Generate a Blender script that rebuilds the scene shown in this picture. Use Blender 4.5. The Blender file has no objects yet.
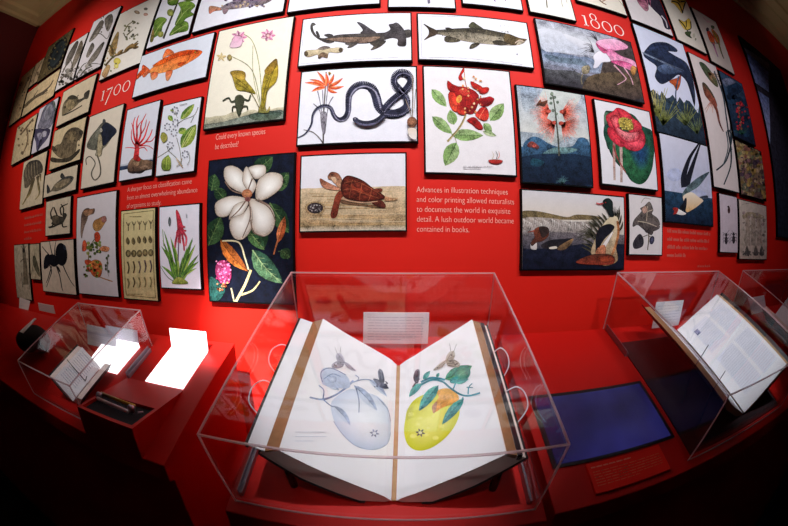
import bpy, math, random
from mathutils import Vector, Matrix
from mathutils.geometry import tessellate_polygon

# ------------------------------------------------------------------ camera
D = 1.1                      # metres from the lens to the faces of the prints
EYE = 1.5                    # height of the lens above the floor
F, A3 = 385.586, -0.07174    # fisheye mapping r = F*(th + A3*th^3), pixels
YAW, PITCH = -0.02955, -0.0803
C = bpy.context.scene.collection

def basis():
    f = Vector((math.sin(YAW)*math.cos(PITCH), math.cos(YAW)*math.cos(PITCH), math.sin(PITCH)))
    r = Vector((math.cos(YAW), -math.sin(YAW), 0))
    return r, r.cross(f), f
R_, U_, F_ = basis()
cd = bpy.data.cameras.new('camera')
cam = bpy.data.objects.new('camera', cd)
C.objects.link(cam)
cam.matrix_world = Matrix(((R_.x, U_.x, -F_.x, 0), (R_.y, U_.y, -F_.y, 0), (R_.z, U_.z, -F_.z, EYE), (0, 0, 0, 1)))
cd.type = 'PANO'
cd.sensor_width = 36.0
cd.clip_start = 0.01
cc = getattr(cd, 'cycles', cd)
cc.panorama_type = 'FISHEYE_LENS_POLYNOMIAL'
cc.fisheye_fov = math.pi
cc.fisheye_polynomial_k0 = 0.0
cc.fisheye_polynomial_k1 = -5.55184819e-02
cc.fisheye_polynomial_k2 = -4.55628457e-04
cc.fisheye_polynomial_k3 = 3.65491392e-05
cc.fisheye_polynomial_k4 = -1.81166502e-06
bpy.context.scene.camera = cam

# ------------------------------------------------------------------ world, exposure
sc = bpy.context.scene
sc.view_settings.view_transform = 'Standard'
sc.view_settings.look = 'None'
sc.view_settings.exposure = 0.0
sc.view_settings.gamma = 1.0
w = bpy.data.worlds.new('world'); sc.world = w; w.use_nodes = True
w.node_tree.nodes['Background'].inputs[0].default_value = (0.25, 0.2, 0.6, 1)
w.node_tree.nodes['Background'].inputs[1].default_value = 0.003

# ------------------------------------------------------------------ lights (gallery spots on the ceiling track, plus an added fill and up-lights)
def spot(x, y, z, tx, ty, tz, power, angle, blend=0.6, size=0.04, col=(1, 1, 1)):
    l = bpy.data.lights.new('track_or_fill_spot', 'SPOT')
    l.energy = power; l.spot_size = math.radians(angle); l.spot_blend = blend
    l.shadow_soft_size = size; l.color = col
    o = bpy.data.objects.new('track_or_fill_spot', l); C.objects.link(o)
    o.location = (x, y, z)
    o.rotation_euler = (Vector((tx, ty, tz)) - Vector((x, y, z))).to_track_quat('-Z', 'Y').to_euler()
    return o
#LIGHTS
spot(0.12, -0.42, 3.0, 0.08, 1.12, 2.05, 140, 66, 1.0, .05)
spot(-0.72, -0.42, 3.0, -0.62, 1.12, 2.05, 92, 56, 1.0, .05)
spot(1.0, -0.42, 3.0, 0.80, 1.12, 2.0, 85, 60, 1.0, .05, (.97, .96, 1))
spot(-1.75, -0.42, 3.0, -1.72, 1.12, 2.08, 95, 60, 1.0, .05, (1, .93, .86))
spot(1.9, -0.42, 3.0, 1.55, 1.12, 1.85, 30, 56, 1.0, .05, (1, .88, 1))
spot(-0.02, 0.15, 3.0, -0.02, 0.76, 1.12, 95, 23, 0.6, .03, (.90, .94, 1))
spot(0.0, -0.9, 3.0, -0.02, 0.56, 1.12, 55, 12, 1.0, .05, (1, .95, .97))  # added fill from behind the lens, brightens the book's lower edge
spot(-0.72, -0.3, 3.0, -0.66, 1.0, 1.22, 110, 12, 1.0, .02, (1, .98, 1))
spot(-0.50, -0.3, 2.95, -0.50, 1.12, 1.15, 1100, 11, 1.0, .03)
spot(-1.0, -0.2, 3.0, -0.98, 0.70, 1.15, 60, 12, 1.0, .03, (.9, .93, 1))
spot(1.15, 0.1, 3.0, 1.08, 0.78, 1.15, 120, 19, 0.7, .03, (.86, .92, 1))
spot(-1.9, 0.5, 2.3, -2.35, 0.9, 3.1, 6, 70, 1.0, .05, (1, .9, .7))  # added up-light below the ceiling, brightens the left cornice
spot(2.2, 0.5, 2.3, 2.8, 0.7, 3.1, 3.5, 60, 1.0, .05, (1, .85, .75))  # up-light put in to lift the cornice at the right
#ENDLIGHTS

# ------------------------------------------------------------------ coordinates
def W3(x, y, z): return Vector((x*D, y*D, EYE + z*D))
WY = 1.016                   # wall surface behind the prints
SL = 0.33                    # slope of the desk tops
AL = math.atan(SL); CA, SA = math.cos(AL), math.sin(AL)
def DK(u, v, w=0.0):         # desk coordinates: along the wall, down the slope, up from the desk top
    return W3(u, 1 - v*CA - w*SA, -0.275 - v*SA + w*CA)
def ray(px, py):
    a, b = px - 394.0, 263.0 - py
    r = math.hypot(a, b) or 1e-9
    th = r / F
    for _ in range(12): th -= (F*(th + A3*th**3) - r) / (F*(1 + 3*A3*th*th))
    s = math.sin(th)
    return R_*(s*a/r) + U_*(s*b/r) + F_*math.cos(th)
def wall_xz(px, py):
    d = ray(px, py); return d.x/d.y, d.z/d.y
NRM = Vector((0, -SA, CA)); DOWN = Vector((0, -CA, -SA)); P0 = Vector((0, 1, -0.275))
def desk_uv(px, py, w):
    d = ray(px, py); p0 = P0 + NRM*w
    X = d*(p0.dot(NRM)/d.dot(NRM))
    return X.x, (X - p0).dot(DOWN)

# ------------------------------------------------------------------ materials
def lin(h):
    h = h.lstrip('#'); o = []
    for i in (0, 2, 4):
        c = int(h[i:i+2], 16)/255
        o.append(c/12.92 if c <= .04045 else ((c + .055)/1.055)**2.4)
    return tuple(o)
def mat(name, col, rough=0.6, metal=0.0, spec=0.5, noise=0.0, nscale=20.0, emit=None, es=0.0, bump=0.0):
    m = bpy.data.materials.new(name); m.use_nodes = True
    nt = m.node_tree; b = nt.nodes['Principled BSDF']
    c = lin(col)
    b.inputs['Base Color'].default_value = (*c, 1)
    b.inputs['Roughness'].default_value = rough
    b.inputs['Metallic'].default_value = metal
    b.inputs['Specular IOR Level'].default_value = spec
    if noise or bump:
        tc = nt.nodes.new('ShaderNodeTexCoord'); n = nt.nodes.new('ShaderNodeTexNoise')
        n.inputs['Scale'].default_value = nscale; n.inputs['Detail'].default_value = 5
        nt.links.new(tc.outputs['Object'], n.inputs['Vector'])
        if noise:
            mx = nt.nodes.new('ShaderNodeMix'); mx.data_type = 'RGBA'
            mx.inputs['A'].default_value = (*[k*(1 - noise) for k in c], 1)
            mx.inputs['B'].default_value = (*[min(1, k*(1 + noise)) for k in c], 1)
            nt.links.new(n.outputs['Fac'], mx.inputs['Factor'])
            nt.links.new(mx.outputs['Result'], b.inputs['Base Color'])
        if bump:
            bp = nt.nodes.new('ShaderNodeBump'); bp.inputs['Strength'].default_value = bump
            bp.inputs['Distance'].default_value = 0.002
            nt.links.new(n.outputs['Fac'], bp.inputs['Height']); nt.links.new(bp.outputs['Normal'], b.inputs['Normal'])
    if emit:
        b.inputs['Emission Color'].default_value = (*lin(emit), 1); b.inputs['Emission Strength'].default_value = es
    return m
def ink_mat():
    m = bpy.data.materials.new('printed_ink'); m.use_nodes = True
    nt = m.node_tree; b = nt.nodes['Principled BSDF']
    a = nt.nodes.new('ShaderNodeVertexColor'); a.layer_name = 'Col'
    tc = nt.nodes.new('ShaderNodeTexCoord'); n = nt.nodes.new('ShaderNodeTexNoise')
    n.inputs['Scale'].default_value = 45; n.inputs['Detail'].default_value = 6
    nt.links.new(tc.outputs['Object'], n.inputs['Vector'])
    n2 = nt.nodes.new('ShaderNodeTexNoise'); n2.inputs['Scale'].default_value = 260; n2.inputs['Detail'].default_value = 3
    nt.links.new(tc.outputs['Object'], n2.inputs['Vector'])
    def mth(op, x, y):
        q = nt.nodes.new('ShaderNodeMath'); q.operation = op
        for k_, v_ in enumerate((x, y)):
            if isinstance(v_, float): q.inputs[k_].default_value = v_
            else: nt.links.new(v_, q.inputs[k_])
        return q.outputs[0]
    bw = nt.nodes.new('ShaderNodeRGBToBW'); nt.links.new(a.outputs['Color'], bw.inputs[0])
    amp = nt.nodes.new('ShaderNodeMapRange')     # pigment is mottled, blank paper is not
    for k_, v_ in (('From Min', .25), ('From Max', .6), ('To Min', 2.6), ('To Max', .15)): amp.inputs[k_].default_value = v_
    nt.links.new(bw.outputs[0], amp.inputs['Value'])
    both = mth('ADD', mth('SUBTRACT', n.outputs['Fac'], .5), mth('SUBTRACT', n2.outputs['Fac'], .5))
    mr = nt.nodes.new('ShaderNodeMath'); mr.operation = 'ADD'; mr.inputs[1].default_value = 1.0
    nt.links.new(mth('MULTIPLY', both, amp.outputs[0]), mr.inputs[0])
    mx = nt.nodes.new('ShaderNodeVectorMath'); mx.operation = 'SCALE'
    nt.links.new(a.outputs['Color'], mx.inputs[0]); nt.links.new(mth('MAXIMUM', mr.outputs[0], .15), mx.inputs['Scale'])
    nt.links.new(mx.outputs['Vector'], b.inputs['Base Color'])
    b.inputs['Roughness'].default_value = .75; b.inputs['Specular IOR Level'].default_value = .15
    return m
def acrylic_mat(name, tint=(1, 1, 1), r0=0.04, boost=1.0):
    m = bpy.data.materials.new(name); m.use_nodes = True
    nt = m.node_tree; nt.nodes.clear()
    out = nt.nodes.new('ShaderNodeOutputMaterial'); tr = nt.nodes.new('ShaderNodeBsdfTransparent')
    gl = nt.nodes.new('ShaderNodeBsdfGlossy'); mix = nt.nodes.new('ShaderNodeMixShader')
    tr.inputs[0].default_value = (*tint, 1); gl.inputs['Roughness'].default_value = 0.02
    lw = nt.nodes.new('ShaderNodeLayerWeight'); lw.inputs['Blend'].default_value = .5
    p = nt.nodes.new('ShaderNodeMath'); p.operation = 'POWER'; p.inputs[1].default_value = 5
    s = nt.nodes.new('ShaderNodeMath'); s.operation = 'MULTIPLY_ADD'; s.inputs[1].default_value = .96*boost; s.inputs[2].default_value = r0
    nt.links.new(lw.outputs['Facing'], p.inputs[0]); nt.links.new(p.outputs[0], s.inputs[0])
    nt.links.new(s.outputs[0], mix.inputs[0]); nt.links.new(tr.outputs[0], mix.inputs[1]); nt.links.new(gl.outputs[0], mix.inputs[2])
    nt.links.new(mix.outputs[0], out.inputs[0])
    return m
def edge_mat():
    m = bpy.data.materials.new('polished_acrylic_edge'); m.use_nodes = True
    nt = m.node_tree; nt.nodes.clear()
    out = nt.nodes.new('ShaderNodeOutputMaterial'); tr = nt.nodes.new('ShaderNodeBsdfTransparent')
    df = nt.nodes.new('ShaderNodeBsdfDiffuse'); df.inputs[0].default_value = (.95, .72, .74, 1)
    tl = nt.nodes.new('ShaderNodeBsdfTranslucent'); tl.inputs[0].default_value = (.95, .7, .72, 1)
    m1 = nt.nodes.new('ShaderNodeMixShader'); m2 = nt.nodes.new('ShaderNodeMixShader')
    m1.inputs[0].default_value = .5; m2.inputs[0].default_value = .5
    nt.links.new(df.outputs[0], m1.inputs[1]); nt.links.new(tl.outputs[0], m1.inputs[2])
    nt.links.new(tr.outputs[0], m2.inputs[1]); nt.links.new(m1.outputs[0], m2.inputs[2])
    nt.links.new(m2.outputs[0], out.inputs[0])
    return m
M = dict(
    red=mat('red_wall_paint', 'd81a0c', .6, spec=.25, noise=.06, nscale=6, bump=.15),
    desk=mat('red_desk_paint', 'c8120a', .5, spec=.3, noise=.05, nscale=8),
    labelred=mat('bright_red_label', 'ff2410', .5, spec=.3),
    black=mat('black_panel_core', '040405', .7, spec=.1), ink=ink_mat(),
    cream=mat('cream_plaster', 'c9b184', .8, noise=.05), floor=mat('dark_carpet', '14121a', .95, noise=.3, nscale=60),
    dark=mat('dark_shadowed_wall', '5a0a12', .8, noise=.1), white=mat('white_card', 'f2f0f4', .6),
    acry=acrylic_mat('clear_acrylic'), edge=edge_mat(), wire=mat('clear_wire', 'f0dce4', .3, spec=.8),
    steel=mat('brushed_steel', '9a8f9a', .35, metal=.8), brass=mat('brass', 'b98a3a', .3, metal=1),
    block=mat('page_block_paper', 'f2dcd2', .8, noise=.12, nscale=60), page=mat('page_paper', 'f2f0f2', .8, spec=.1, noise=.03, nscale=12), tan=mat('page_block_edge', 'b98f66', .8, noise=.25, nscale=70),
    leather=mat('dark_leather', '23161c', .5, noise=.2, nscale=30), shadeboard=mat('dark_shade_board', '2c0a12', .8, noise=.2, nscale=20),
    lettering=mat('white_vinyl_lettering', 'fae0da', .6), lettering3=mat('pinkish_vinyl_lettering', 'f0b4a6', .6), lettering2=mat('faded_pink_lettering', 'c86a5c', .6),
    navy=mat('navy_lining', '0a0c1c', .8), teal=mat('teal_panel', '2a5a70', .6), blackcloth=mat('black_cloth', '0b0b10', .85, noise=.3),
    bezel=mat('black_bezel', '0c0810', .4), greycard=mat('grey_card', 'cfcdda', .7), pinkcard=mat('pale_card', 'e6d8d4', .7))
def screen_mat():
    m = bpy.data.materials.new('blue_lcd'); m.use_nodes = True
    nt = m.node_tree; b = nt.nodes['Principled BSDF']
    b.inputs['Base Color'].default_value = (.01, .01, .03, 1); b.inputs['Roughness'].default_value = .25
    tc = nt.nodes.new('ShaderNodeTexCoord'); n = nt.nodes.new('ShaderNodeTexNoise'); n.inputs['Scale'].default_value = 5; n.inputs['Detail'].default_value = 3
    r = nt.nodes.new('ShaderNodeValToRGB')
    r.color_ramp.elements[0].position = .35; r.color_ramp.elements[0].color = (*lin('08052e'), 1)
    r.color_ramp.elements[1].position = .75; r.color_ramp.elements[1].color = (*lin('22225e'), 1)
    nt.links.new(tc.outputs['Object'], n.inputs['Vector']); nt.links.new(n.outputs['Fac'], r.inputs[0])
    nt.links.new(r.outputs[0], b.inputs['Emission Color']); b.inputs['Emission Strength'].default_value = 1.0
    return m
M['foreedge'] = mat('worn_page_edges', '9a6a44', .8, noise=.35, nscale=90)
M['screen'] = screen_mat()
M['glow'] = mat('emissive_white_card', 'f4f2f6', .6, emit='fffaff', es=1.6)  # white card colour with even emission of its own

# ------------------------------------------------------------------ mesh helpers
class MB:
    def __init__(s): s.v = []; s.f = []
    def poly(s, pts):
        n = len(s.v); s.v += [Vector(p) for p in pts]; s.f.append(tuple(range(n, n+len(pts))))
    def hexa(s, p):          # p[0..3] bottom loop, p[4..7] top loop
        n = len(s.v); s.v += [Vector(q) for q in p]
        for f in ((3, 2, 1, 0), (4, 5, 6, 7), (0, 1, 5, 4), (1, 2, 6, 5), (2, 3, 7, 6), (3, 0, 4, 7)): s.f.append(tuple(n+i for i in f))
    def dbox(s, u0, u1, v0, v1, w0, w1, fn=None):
        fn = fn or DK
        s.hexa([fn(u0, v1, w0), fn(u1, v1, w0), fn(u1, v0, w0), fn(u0, v0, w0), fn(u0, v1, w1), fn(u1, v1, w1), fn(u1, v0, w1), fn(u0, v0, w1)])
    def box(s, x0, x1, y0, y1, z0, z1):
        s.dbox(x0, x1, y1, y0, z0, z1, W3)
    def prism(s, prof, u0, u1, fn):   # profile list of (a,b); fn(u,a,b)
        n = len(s.v); k = len(prof)
        s.v += [fn(u0, a, b) for a, b in prof] + [fn(u1, a, b) for a, b in prof]
        s.f += [tuple(n+i for i in range(k))[::-1], tuple(n+k+i for i in range(k))]
        for i in range(k): j = (i+1) % k; s.f.append((n+i, n+j, n+k+j, n+k+i))
    def tube(s, pts, r, seg=8, r2=None):
        pts = [Vector(p) for p in pts]; n0 = len(s.v); m = len(pts)
        for i, p in enumerate(pts):
            t = (pts[min(i+1, m-1)] - pts[max(i-1, 0)]).normalized()
            a = t.cross(Vector((0, 0, 1)));
            if a.length < .1: a = t.cross(Vector((1, 0, 0)))
            a.normalize(); b = t.cross(a); rr = r if r2 is None else r + (r2-r)*i/(m-1)
            s.v += [p + (a*math.cos(2*math.pi*k/seg) + b*math.sin(2*math.pi*k/seg))*rr for k in range(seg)]
        for i in range(m-1):
            for k in range(seg):
                q = (k+1) % seg; s.f.append((n0+i*seg+k, n0+i*seg+q, n0+(i+1)*seg+q, n0+(i+1)*seg+k))
        s.f += [tuple(n0+k for k in range(seg))[::-1], tuple(n0+(m-1)*seg+k for k in range(seg))]
    def build(s, name, m, parent=None, origin=None, bevel=0, smooth=False):
        me = bpy.data.meshes.new(name)
        if origin is None:
            lo = [min(v[i] for v in s.v) for i in range(3)]; hi = [max(v[i] for v in s.v) for i in range(3)]
            origin = Vector(((lo[0]+hi[0])/2, (lo[1]+hi[1])/2, lo[2]))
        me.from_pydata([v - origin for v in s.v], [], s.f)
        me.update(); me.materials.append(m)
        import bmesh
        b = bmesh.new(); b.from_mesh(me); bmesh.ops.recalc_face_normals(b, faces=b.faces); b.to_mesh(me); b.free()
        if smooth:
            for p in me.polygons: p.use_smooth = True
        o = bpy.data.objects.new(name, me); C.objects.link(o)
        if parent:
            o.parent = parent; o.location = origin - world_loc(parent)
        else: o.location = origin
        if bevel:
            bv = o.modifiers.new('bevel', 'BEVEL'); bv.width = bevel; bv.segments = 2; bv.limit_method = 'ANGLE'
        return o
def world_loc(o):
    v = Vector(o.location)
    while o.parent: o = o.parent; v += o.location
    return v
def empty(name, loc, label, cat, group=None):
    o = bpy.data.objects.new(name, None); C.objects.link(o); o.location = loc; o.empty_display_size = .05
    return tag(o, label, cat, group)
def tag(o, label, cat, group=None, kind=None):
    if label: o['label'] = label
    if cat: o['category'] = cat
    if group: o['group'] = group
    if kind: o['kind'] = kind
    return o
def struct(o): o['kind'] = 'structure'; return o

# ------------------------------------------------------------------ painting flat artwork
FR = dict(A=(18, 0), B=(143, 0), C=(268, 0), D=(393, 0), E=(518, 0), F=(643, 0), G=(18, 80), H=(143, 80), I=(268, 80), J=(393, 80),
          K=(518, 80), L=(643, 80), M=(18, 160), N=(143, 160), O=(518, 160), Q=(643, 160), R=(18, 230), S=(143, 230), T=(518, 230), U=(643, 230))
FR = {k: (a, b, 6.06) for k, (a, b) in FR.items()}
FR['x'] = (190, 0, 3.287); FR['V'] = (268, 140, 4.962); FR['pL'] = (290, 380, 7.11); FR['pl'] = (290, 310, 7.11); FR['pr'] = (390, 310, 7.11); FR['pR'] = (390, 380, 7.11)
FR['Z'] = (580, 0, 3.505); FR['Y'] = (580, 130, 3.288); FR['X'] = (190, 145, 3.287); FR['P'] = (0, 0, 1); FR['rb'] = (632, 290, 3.507)
FR['W'] = (18, 50, 7.52); FR['w'] = (18, 100, 4.58); FR['r'] = (18, 236, 8.22)
def catmull(p, closed=False, n=5):
    if len(p) < 3: return list(p)
    o = []; m = len(p)
    for i in range(m if closed else m-1):
        g = (lambda k: p[k % m]) if closed else (lambda k: p[max(0, min(m-1, k))])
        a, b, c, d = g(i-1), g(i), g(i+1), g(i+2)
        for k in range(n):
            t = k/n
            o.append(tuple(.5*((2*b[j]) + (c[j]-a[j])*t + (2*a[j]-5*b[j]+4*c[j]-d[j])*t*t + (3*b[j]-a[j]-3*c[j]+d[j])*t**3) for j in (0, 1)))
    if not closed: o.append(p[-1])
    return o
def mixc(a, b, t): return tuple(a[i]+(b[i]-a[i])*t for i in range(3))
class Art:
    """Collects flat coloured shapes; map2d turns a reading into surface coordinates, place puts them on the surface."""
    def __init__(s, rect, map2d, place, cuts=(), step=5e-5):
        s.r = rect; s.m = map2d; s.place = place; s.cuts = cuts; s.step = step; s.k = 1; s.v = []; s.c = []; s.fc = []; s.fr = FR['P']; s.ol = True
    def f(s, n): s.fr = FR[n]; return s
    def _pt(s, p): return s.m(s.fr[0]+p[0]/s.fr[2], s.fr[1]+p[1]/s.fr[2])
    def _clip(s, poly, ax, val, keep):
        o = []
        for i in range(len(poly)):
            a, b = poly[i], poly[(i+1) % len(poly)]
            da, db = (a[0][ax]-val)*keep, (b[0][ax]-val)*keep
            if da >= 0: o.append(a)
            if (da > 0 > db) or (da < 0 < db):
                t = da/(da-db); o.append(((a[0][0]+(b[0][0]-a[0][0])*t, a[0][1]+(b[0][1]-a[0][1])*t), mixc(a[1], b[1], t)))
        return o
    def _emit(s, poly):
        x0, x1, y0, y1 = s.r
        for ax, val, k in ((0, x0, 1), (0, x1, -1), (1, y0, 1), (1, y1, -1)):
            poly = s._clip(poly, ax, val, k)
            if len(poly) < 3: return
        cs = [x0-1] + list(s.cuts) + [x1+1]
        for a, b in zip(cs[:-1], cs[1:]):
            q = s._clip(s._clip(poly, 0, a, 1), 0, b, -1) if len(cs) > 2 else poly
            if len(q) < 3: continue
            n = len(s.v)
            for p, c in q: s.v.append(s.place(p[0], p[1], s.k*s.step)); s.c.append(c)
            s.fc.append(tuple(range(n, n+len(q))))
    def fill(s, c, c2=None):
        x0, x1, y0, y1 = s.r; c = lin(c); c2 = lin(c2) if c2 else c
        s._emit([((x0, y0), c2), ((x1, y0), c2), ((x1, y1), c), ((x0, y1), c)]); s.k += 1
    def band(s, f0, f1, c, c2=None, wob=0, n=14, seed=1):     # horizontal band between fractions of the height (from the top)
        x0, x1, y0, y1 = s.r; c = lin(c); c2 = lin(c2) if c2 else c; H = y1-y0; rd = random.Random(seed)
        tops = [y1-H*(f0 + wob*(rd.random()-.5)) for _ in range(n+1)]
        for i in range(n):
            xa, xb = x0+(x1-x0)*i/n, x0+(x1-x0)*(i+1)/n
            s._emit([((xa, y1-H*f1), c2), ((xb, y1-H*f1), c2), ((xb, tops[i+1]), c), ((xa, tops[i]), c)])
        s.k += 1
    def blob(s, pts, c, c2=None, smooth=True, mid=None):                 # colour runs from c at the top to c2 at the bottom
        if smooth: pts = catmull(pts, True, 4)
        c = lin(c); c2 = lin(c2) if c2 else c
        ys = [p[1] for p in pts]; lo, hi = min(ys), max(ys)
        col = [mixc(c, c2, (p[1]-lo)/((hi-lo) or 1)) for p in pts]
        q = [s._pt(p) for p in pts]
        if mid:                                                # rounded form: lighter towards the middle
            cx, cy = sum(p[0] for p in pts)/len(pts), sum(p[1] for p in pts)/len(pts); m_ = lin(mid)
            for f0, f1 in ((1, .72), (.72, .4), (.4, 0)):
                g = lambda i, f: (s._pt((cx+(pts[i][0]-cx)*f, cy+(pts[i][1]-cy)*f)), mixc(m_, col[i], f**1.6))
                for i in range(len(pts)):
                    j = (i+1) % len(pts); s._emit([g(i, f0), g(j, f0), g(j, f1), g(i, f1)])
        else:
            for t in tessellate_polygon([[Vector((a, b, 0)) for a, b in q]]): s._emit([(q[i], col[i]) for i in t])
        s.k += 1
        if s.ol and smooth:
            h = s.fr[2]*.17; n = len(pts)
            for i in range(n):
                a, b = pts[i], pts[(i+1) % n]; l = math.hypot(b[0]-a[0], b[1]-a[1]) or 1; dx, dy = (b[1]-a[1])/l*h, -(b[0]-a[0])/l*h
                k_ = tuple(v*.38 for v in col[i])
                s._emit([(s._pt((a[0]+dx, a[1]+dy)), k_), (s._pt((b[0]+dx, b[1]+dy)), k_), (s._pt((b[0]-dx, b[1]-dy)), k_), (s._pt((a[0]-dx, a[1]-dy)), k_)])
            s.k += 1
    def ell(s, x, y, rx, ry, c, c2=None, ang=0, n=18):         # c at the rim, c2 in the middle
        c = lin(c); c2 = lin(c2) if c2 else c; ca, sa = math.cos(math.radians(ang)), math.sin(math.radians(ang))
        q = [s._pt((x + rx*math.cos(2*math.pi*i/n)*ca - ry*math.sin(2*math.pi*i/n)*sa, y + rx*math.cos(2*math.pi*i/n)*sa + ry*math.sin(2*math.pi*i/n)*ca)) for i in range(n)]
        m = s._pt((x, y))
        for i in range(n): s._emit([(m, c2), (q[i], c), (q[(i+1) % n], c)])
        s.k += 1
    def st(s, pts, w0, w1, c, c2=None, smooth=True, keep=False):   # tapered stroke
        if smooth: pts = catmull(pts, False, 5)
        c = lin(c); c2 = lin(c2) if c2 else c; m = len(pts); L = []; Rr = []; cl = []
        for i, p in enumerate(pts):
            a, b = pts[max(0, i-1)], pts[min(m-1, i+1)]; dx, dy = b[0]-a[0], b[1]-a[1]; l = math.hypot(dx, dy) or 1
            h = (w0+(w1-w0)*i/max(1, m-1))/2
            L.append(s._pt((p[0]-dy/l*h, p[1]+dx/l*h))); Rr.append(s._pt((p[0]+dy/l*h, p[1]-dx/l*h))); cl.append(mixc(c, c2, i/max(1, m-1)))
        for i in range(m-1): s._emit([(L[i], cl[i]), (L[i+1], cl[i+1]), (Rr[i+1], cl[i+1]), (Rr[i], cl[i])])
        if not keep: s.k += 1
    def leaf(s, x0, y0, x1, y1, w, c, c2=None, vein=None, bend=0, veins=3):
        dx, dy = x1-x0, y1-y0; nx, ny = -dy, dx; l = math.hypot(dx, dy) or 1; nx /= l; ny /= l
        mid = lambda t: (x0+dx*t+nx*bend*math.sin(math.pi*t), y0+dy*t+ny*bend*math.sin(math.pi*t))
        prof = [(0, 0), (.12, .55), (.3, .95), (.5, 1), (.7, .8), (.88, .4), (1, 0)]
        a = [(mid(t)[0]+nx*w/2*k, mid(t)[1]+ny*w/2*k) for t, k in prof]; b = [(mid(t)[0]-nx*w/2*k, mid(t)[1]-ny*w/2*k) for t, k in prof]
        c = lin(c); cc2 = lin(c2) if c2 else c; mids = [mid(t) for t, _ in prof]
        for i in range(6):
            for side, col in ((a, c), (b, cc2)):
                s._emit([(s._pt(mids[i]), col), (s._pt(side[i]), col), (s._pt(side[i+1]), col), (s._pt(mids[i+1]), col)])
        s.k += 1
        if vein:
            s.st([mid(0), mid(.5), mid(.97)], max(2, w*.07), 1, vein, keep=True)
            for j in range(veins):
                t = .2+.6*j/max(1, veins-1)
                for sg in (1, -1): s.st([mid(t), (mid(t+.12)[0]+nx*w*.3*sg*(1.15-t), mid(t+.12)[1]+ny*w*.3*sg*(1.15-t))], max(1.2, w*.03), .8, vein, smooth=False, keep=True)
            s.k += 1
    def rays(s, x, y, a0, a1, n, l0, l1, w, c, c2=None, seed=1, curl=0):
        rd = random.Random(seed)
        for i in range(n):
            a = math.radians(a0+(a1-a0)*(i+rd.random()*.6)/n); l = l0+(l1-l0)*rd.random()
            ex, ey = x+math.cos(a)*l, y+math.sin(a)*l; mx, my = x+math.cos(a)*l*.5, y+math.sin(a)*l*.5-curl
            s.st([(x, y), (mx, my), (ex, ey)], w, max(1, w*.4), c, c2, keep=True)
        s.k += 1
    def dots(s, x0, y0, x1, y1, n, r0, r1, cols, seed=1, sq=1.0):
        rd = random.Random(seed)
        for i in range(n):
            x, y = x0+(x1-x0)*rd.random(), y0+(y1-y0)*rd.random(); r = r0+(r1-r0)*rd.random(); c = lin(rd.choice(cols))
            a = rd.random()*3; q = [s._pt((x+r*math.cos(a+k*1.05), y+r*sq*math.sin(a+k*1.05))) for k in range(6)]
            s._emit([(p, c) for p in q])
            if i % 12 == 11: s.k += 1
        s.k += 1
    def script(s, x0, y0, x1, y1, rows, c, w=3, seed=1, fill=.85):    # lines of tiny illegible type
        rd = random.Random(seed)
        for r in range(rows):
            t = (r+.5)/rows; x = x0
            xe = x1 if r < rows-1 else x0+(x1-x0)*.6
            while x < xe:
                l = (x1-x0)*(.04+.09*rd.random())
                s.st([(x, y0+(y1-y0)*t), (min(xe, x+l), y0+(y1-y0)*t)], w, w, c, smooth=False, keep=True); x += l/fill
        s.k += 1
    def build(s, name, parent):
        me = bpy.data.meshes.new(name); o0 = world_loc(parent)
        me.from_pydata([v-o0 for v in s.v], [], s.fc); me.update()
        ca = me.color_attributes.new('Col', 'FLOAT_COLOR', 'POINT')
        for i, c in enumerate(s.c): ca.data[i].color = (*c, 1)
        me.materials.append(M['ink'])
        o = bpy.data.objects.new(name, me); C.objects.link(o); o.parent = parent
        return o
# ------------------------------------------------------------------ room shell
m = MB(); m.box(-2.41, 3.2, WY, WY+.12, -1.37, 1.62); struct(m.build('wall_back', M['red']))
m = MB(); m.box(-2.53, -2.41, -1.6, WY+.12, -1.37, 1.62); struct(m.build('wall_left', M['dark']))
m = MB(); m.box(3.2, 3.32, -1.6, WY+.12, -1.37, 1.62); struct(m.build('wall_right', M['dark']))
m = MB(); m.box(-2.53, 3.32, -1.6, WY+.12, -1.47, -1.3636); struct(m.build('floor', M['floor']))
m = MB(); m.box(-2.53, 3.32, -1.6, WY+.12, 1.62, 1.7); struct(m.build('ceiling', M['cream']))
prof = [(0, 1.475), (-.03, 1.475), (-.04, 1.49), (-.09, 1.495), (-.1, 1.515), (-.2, 1.53), (-.21, 1.55), (-.30, 1.56), (-.31, 1.62), (0, 1.62)]
prof = [(a, z+.015 if z < 1.6 else z) for a, z in prof]
m = MB(); m.prism([(WY+a, z) for a, z in prof], -2.41, 3.2, lambda u, a, b: W3(u, a, b)); struct(m.build('trim_1', M['cream']))
m = MB(); m.prism([(-2.41-a, z) for a, z in prof], -1.6, WY, lambda u, a, b: W3(a, u, b)); struct(m.build('trim_2', M['cream']))

# ------------------------------------------------------------------ desks
def desk(name, u0, u1, v0, v1, label):
    V = lambda u, a, b: W3(u, a, b)
    y0, y1 = 1-v0*CA, 1-v1*CA
    z = lambda v: -.275 - v*SA
    m = MB()
    m.prism([(y0, z(v0)), (y1, z(v1)), (y1, z(v1)-.045), (y1+.02, z(v1)-.05), (y1+.02, -1.28), (y1+.06, -1.28), (y1+.06, -1.3636), (y0, -1.3636)], u0, u1, V)
    o = m.build(name, M['desk'], bevel=.002)
    tag(o, label, 'display desk', 'sloping red display desks along the wall')
    return o
desk('display_desk', -2.38, -.467, .072, .53, 'sloping red display desk at the left carrying two glowing white cards')
desk('display_desk', -.302, .240, .004, .592, 'sloping red display desk in the middle under the large clear case')
right_desk = desk('display_desk', .257, 3.15, .004, .582, 'sloping red display desk at the right with the blue screen set into it')

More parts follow.
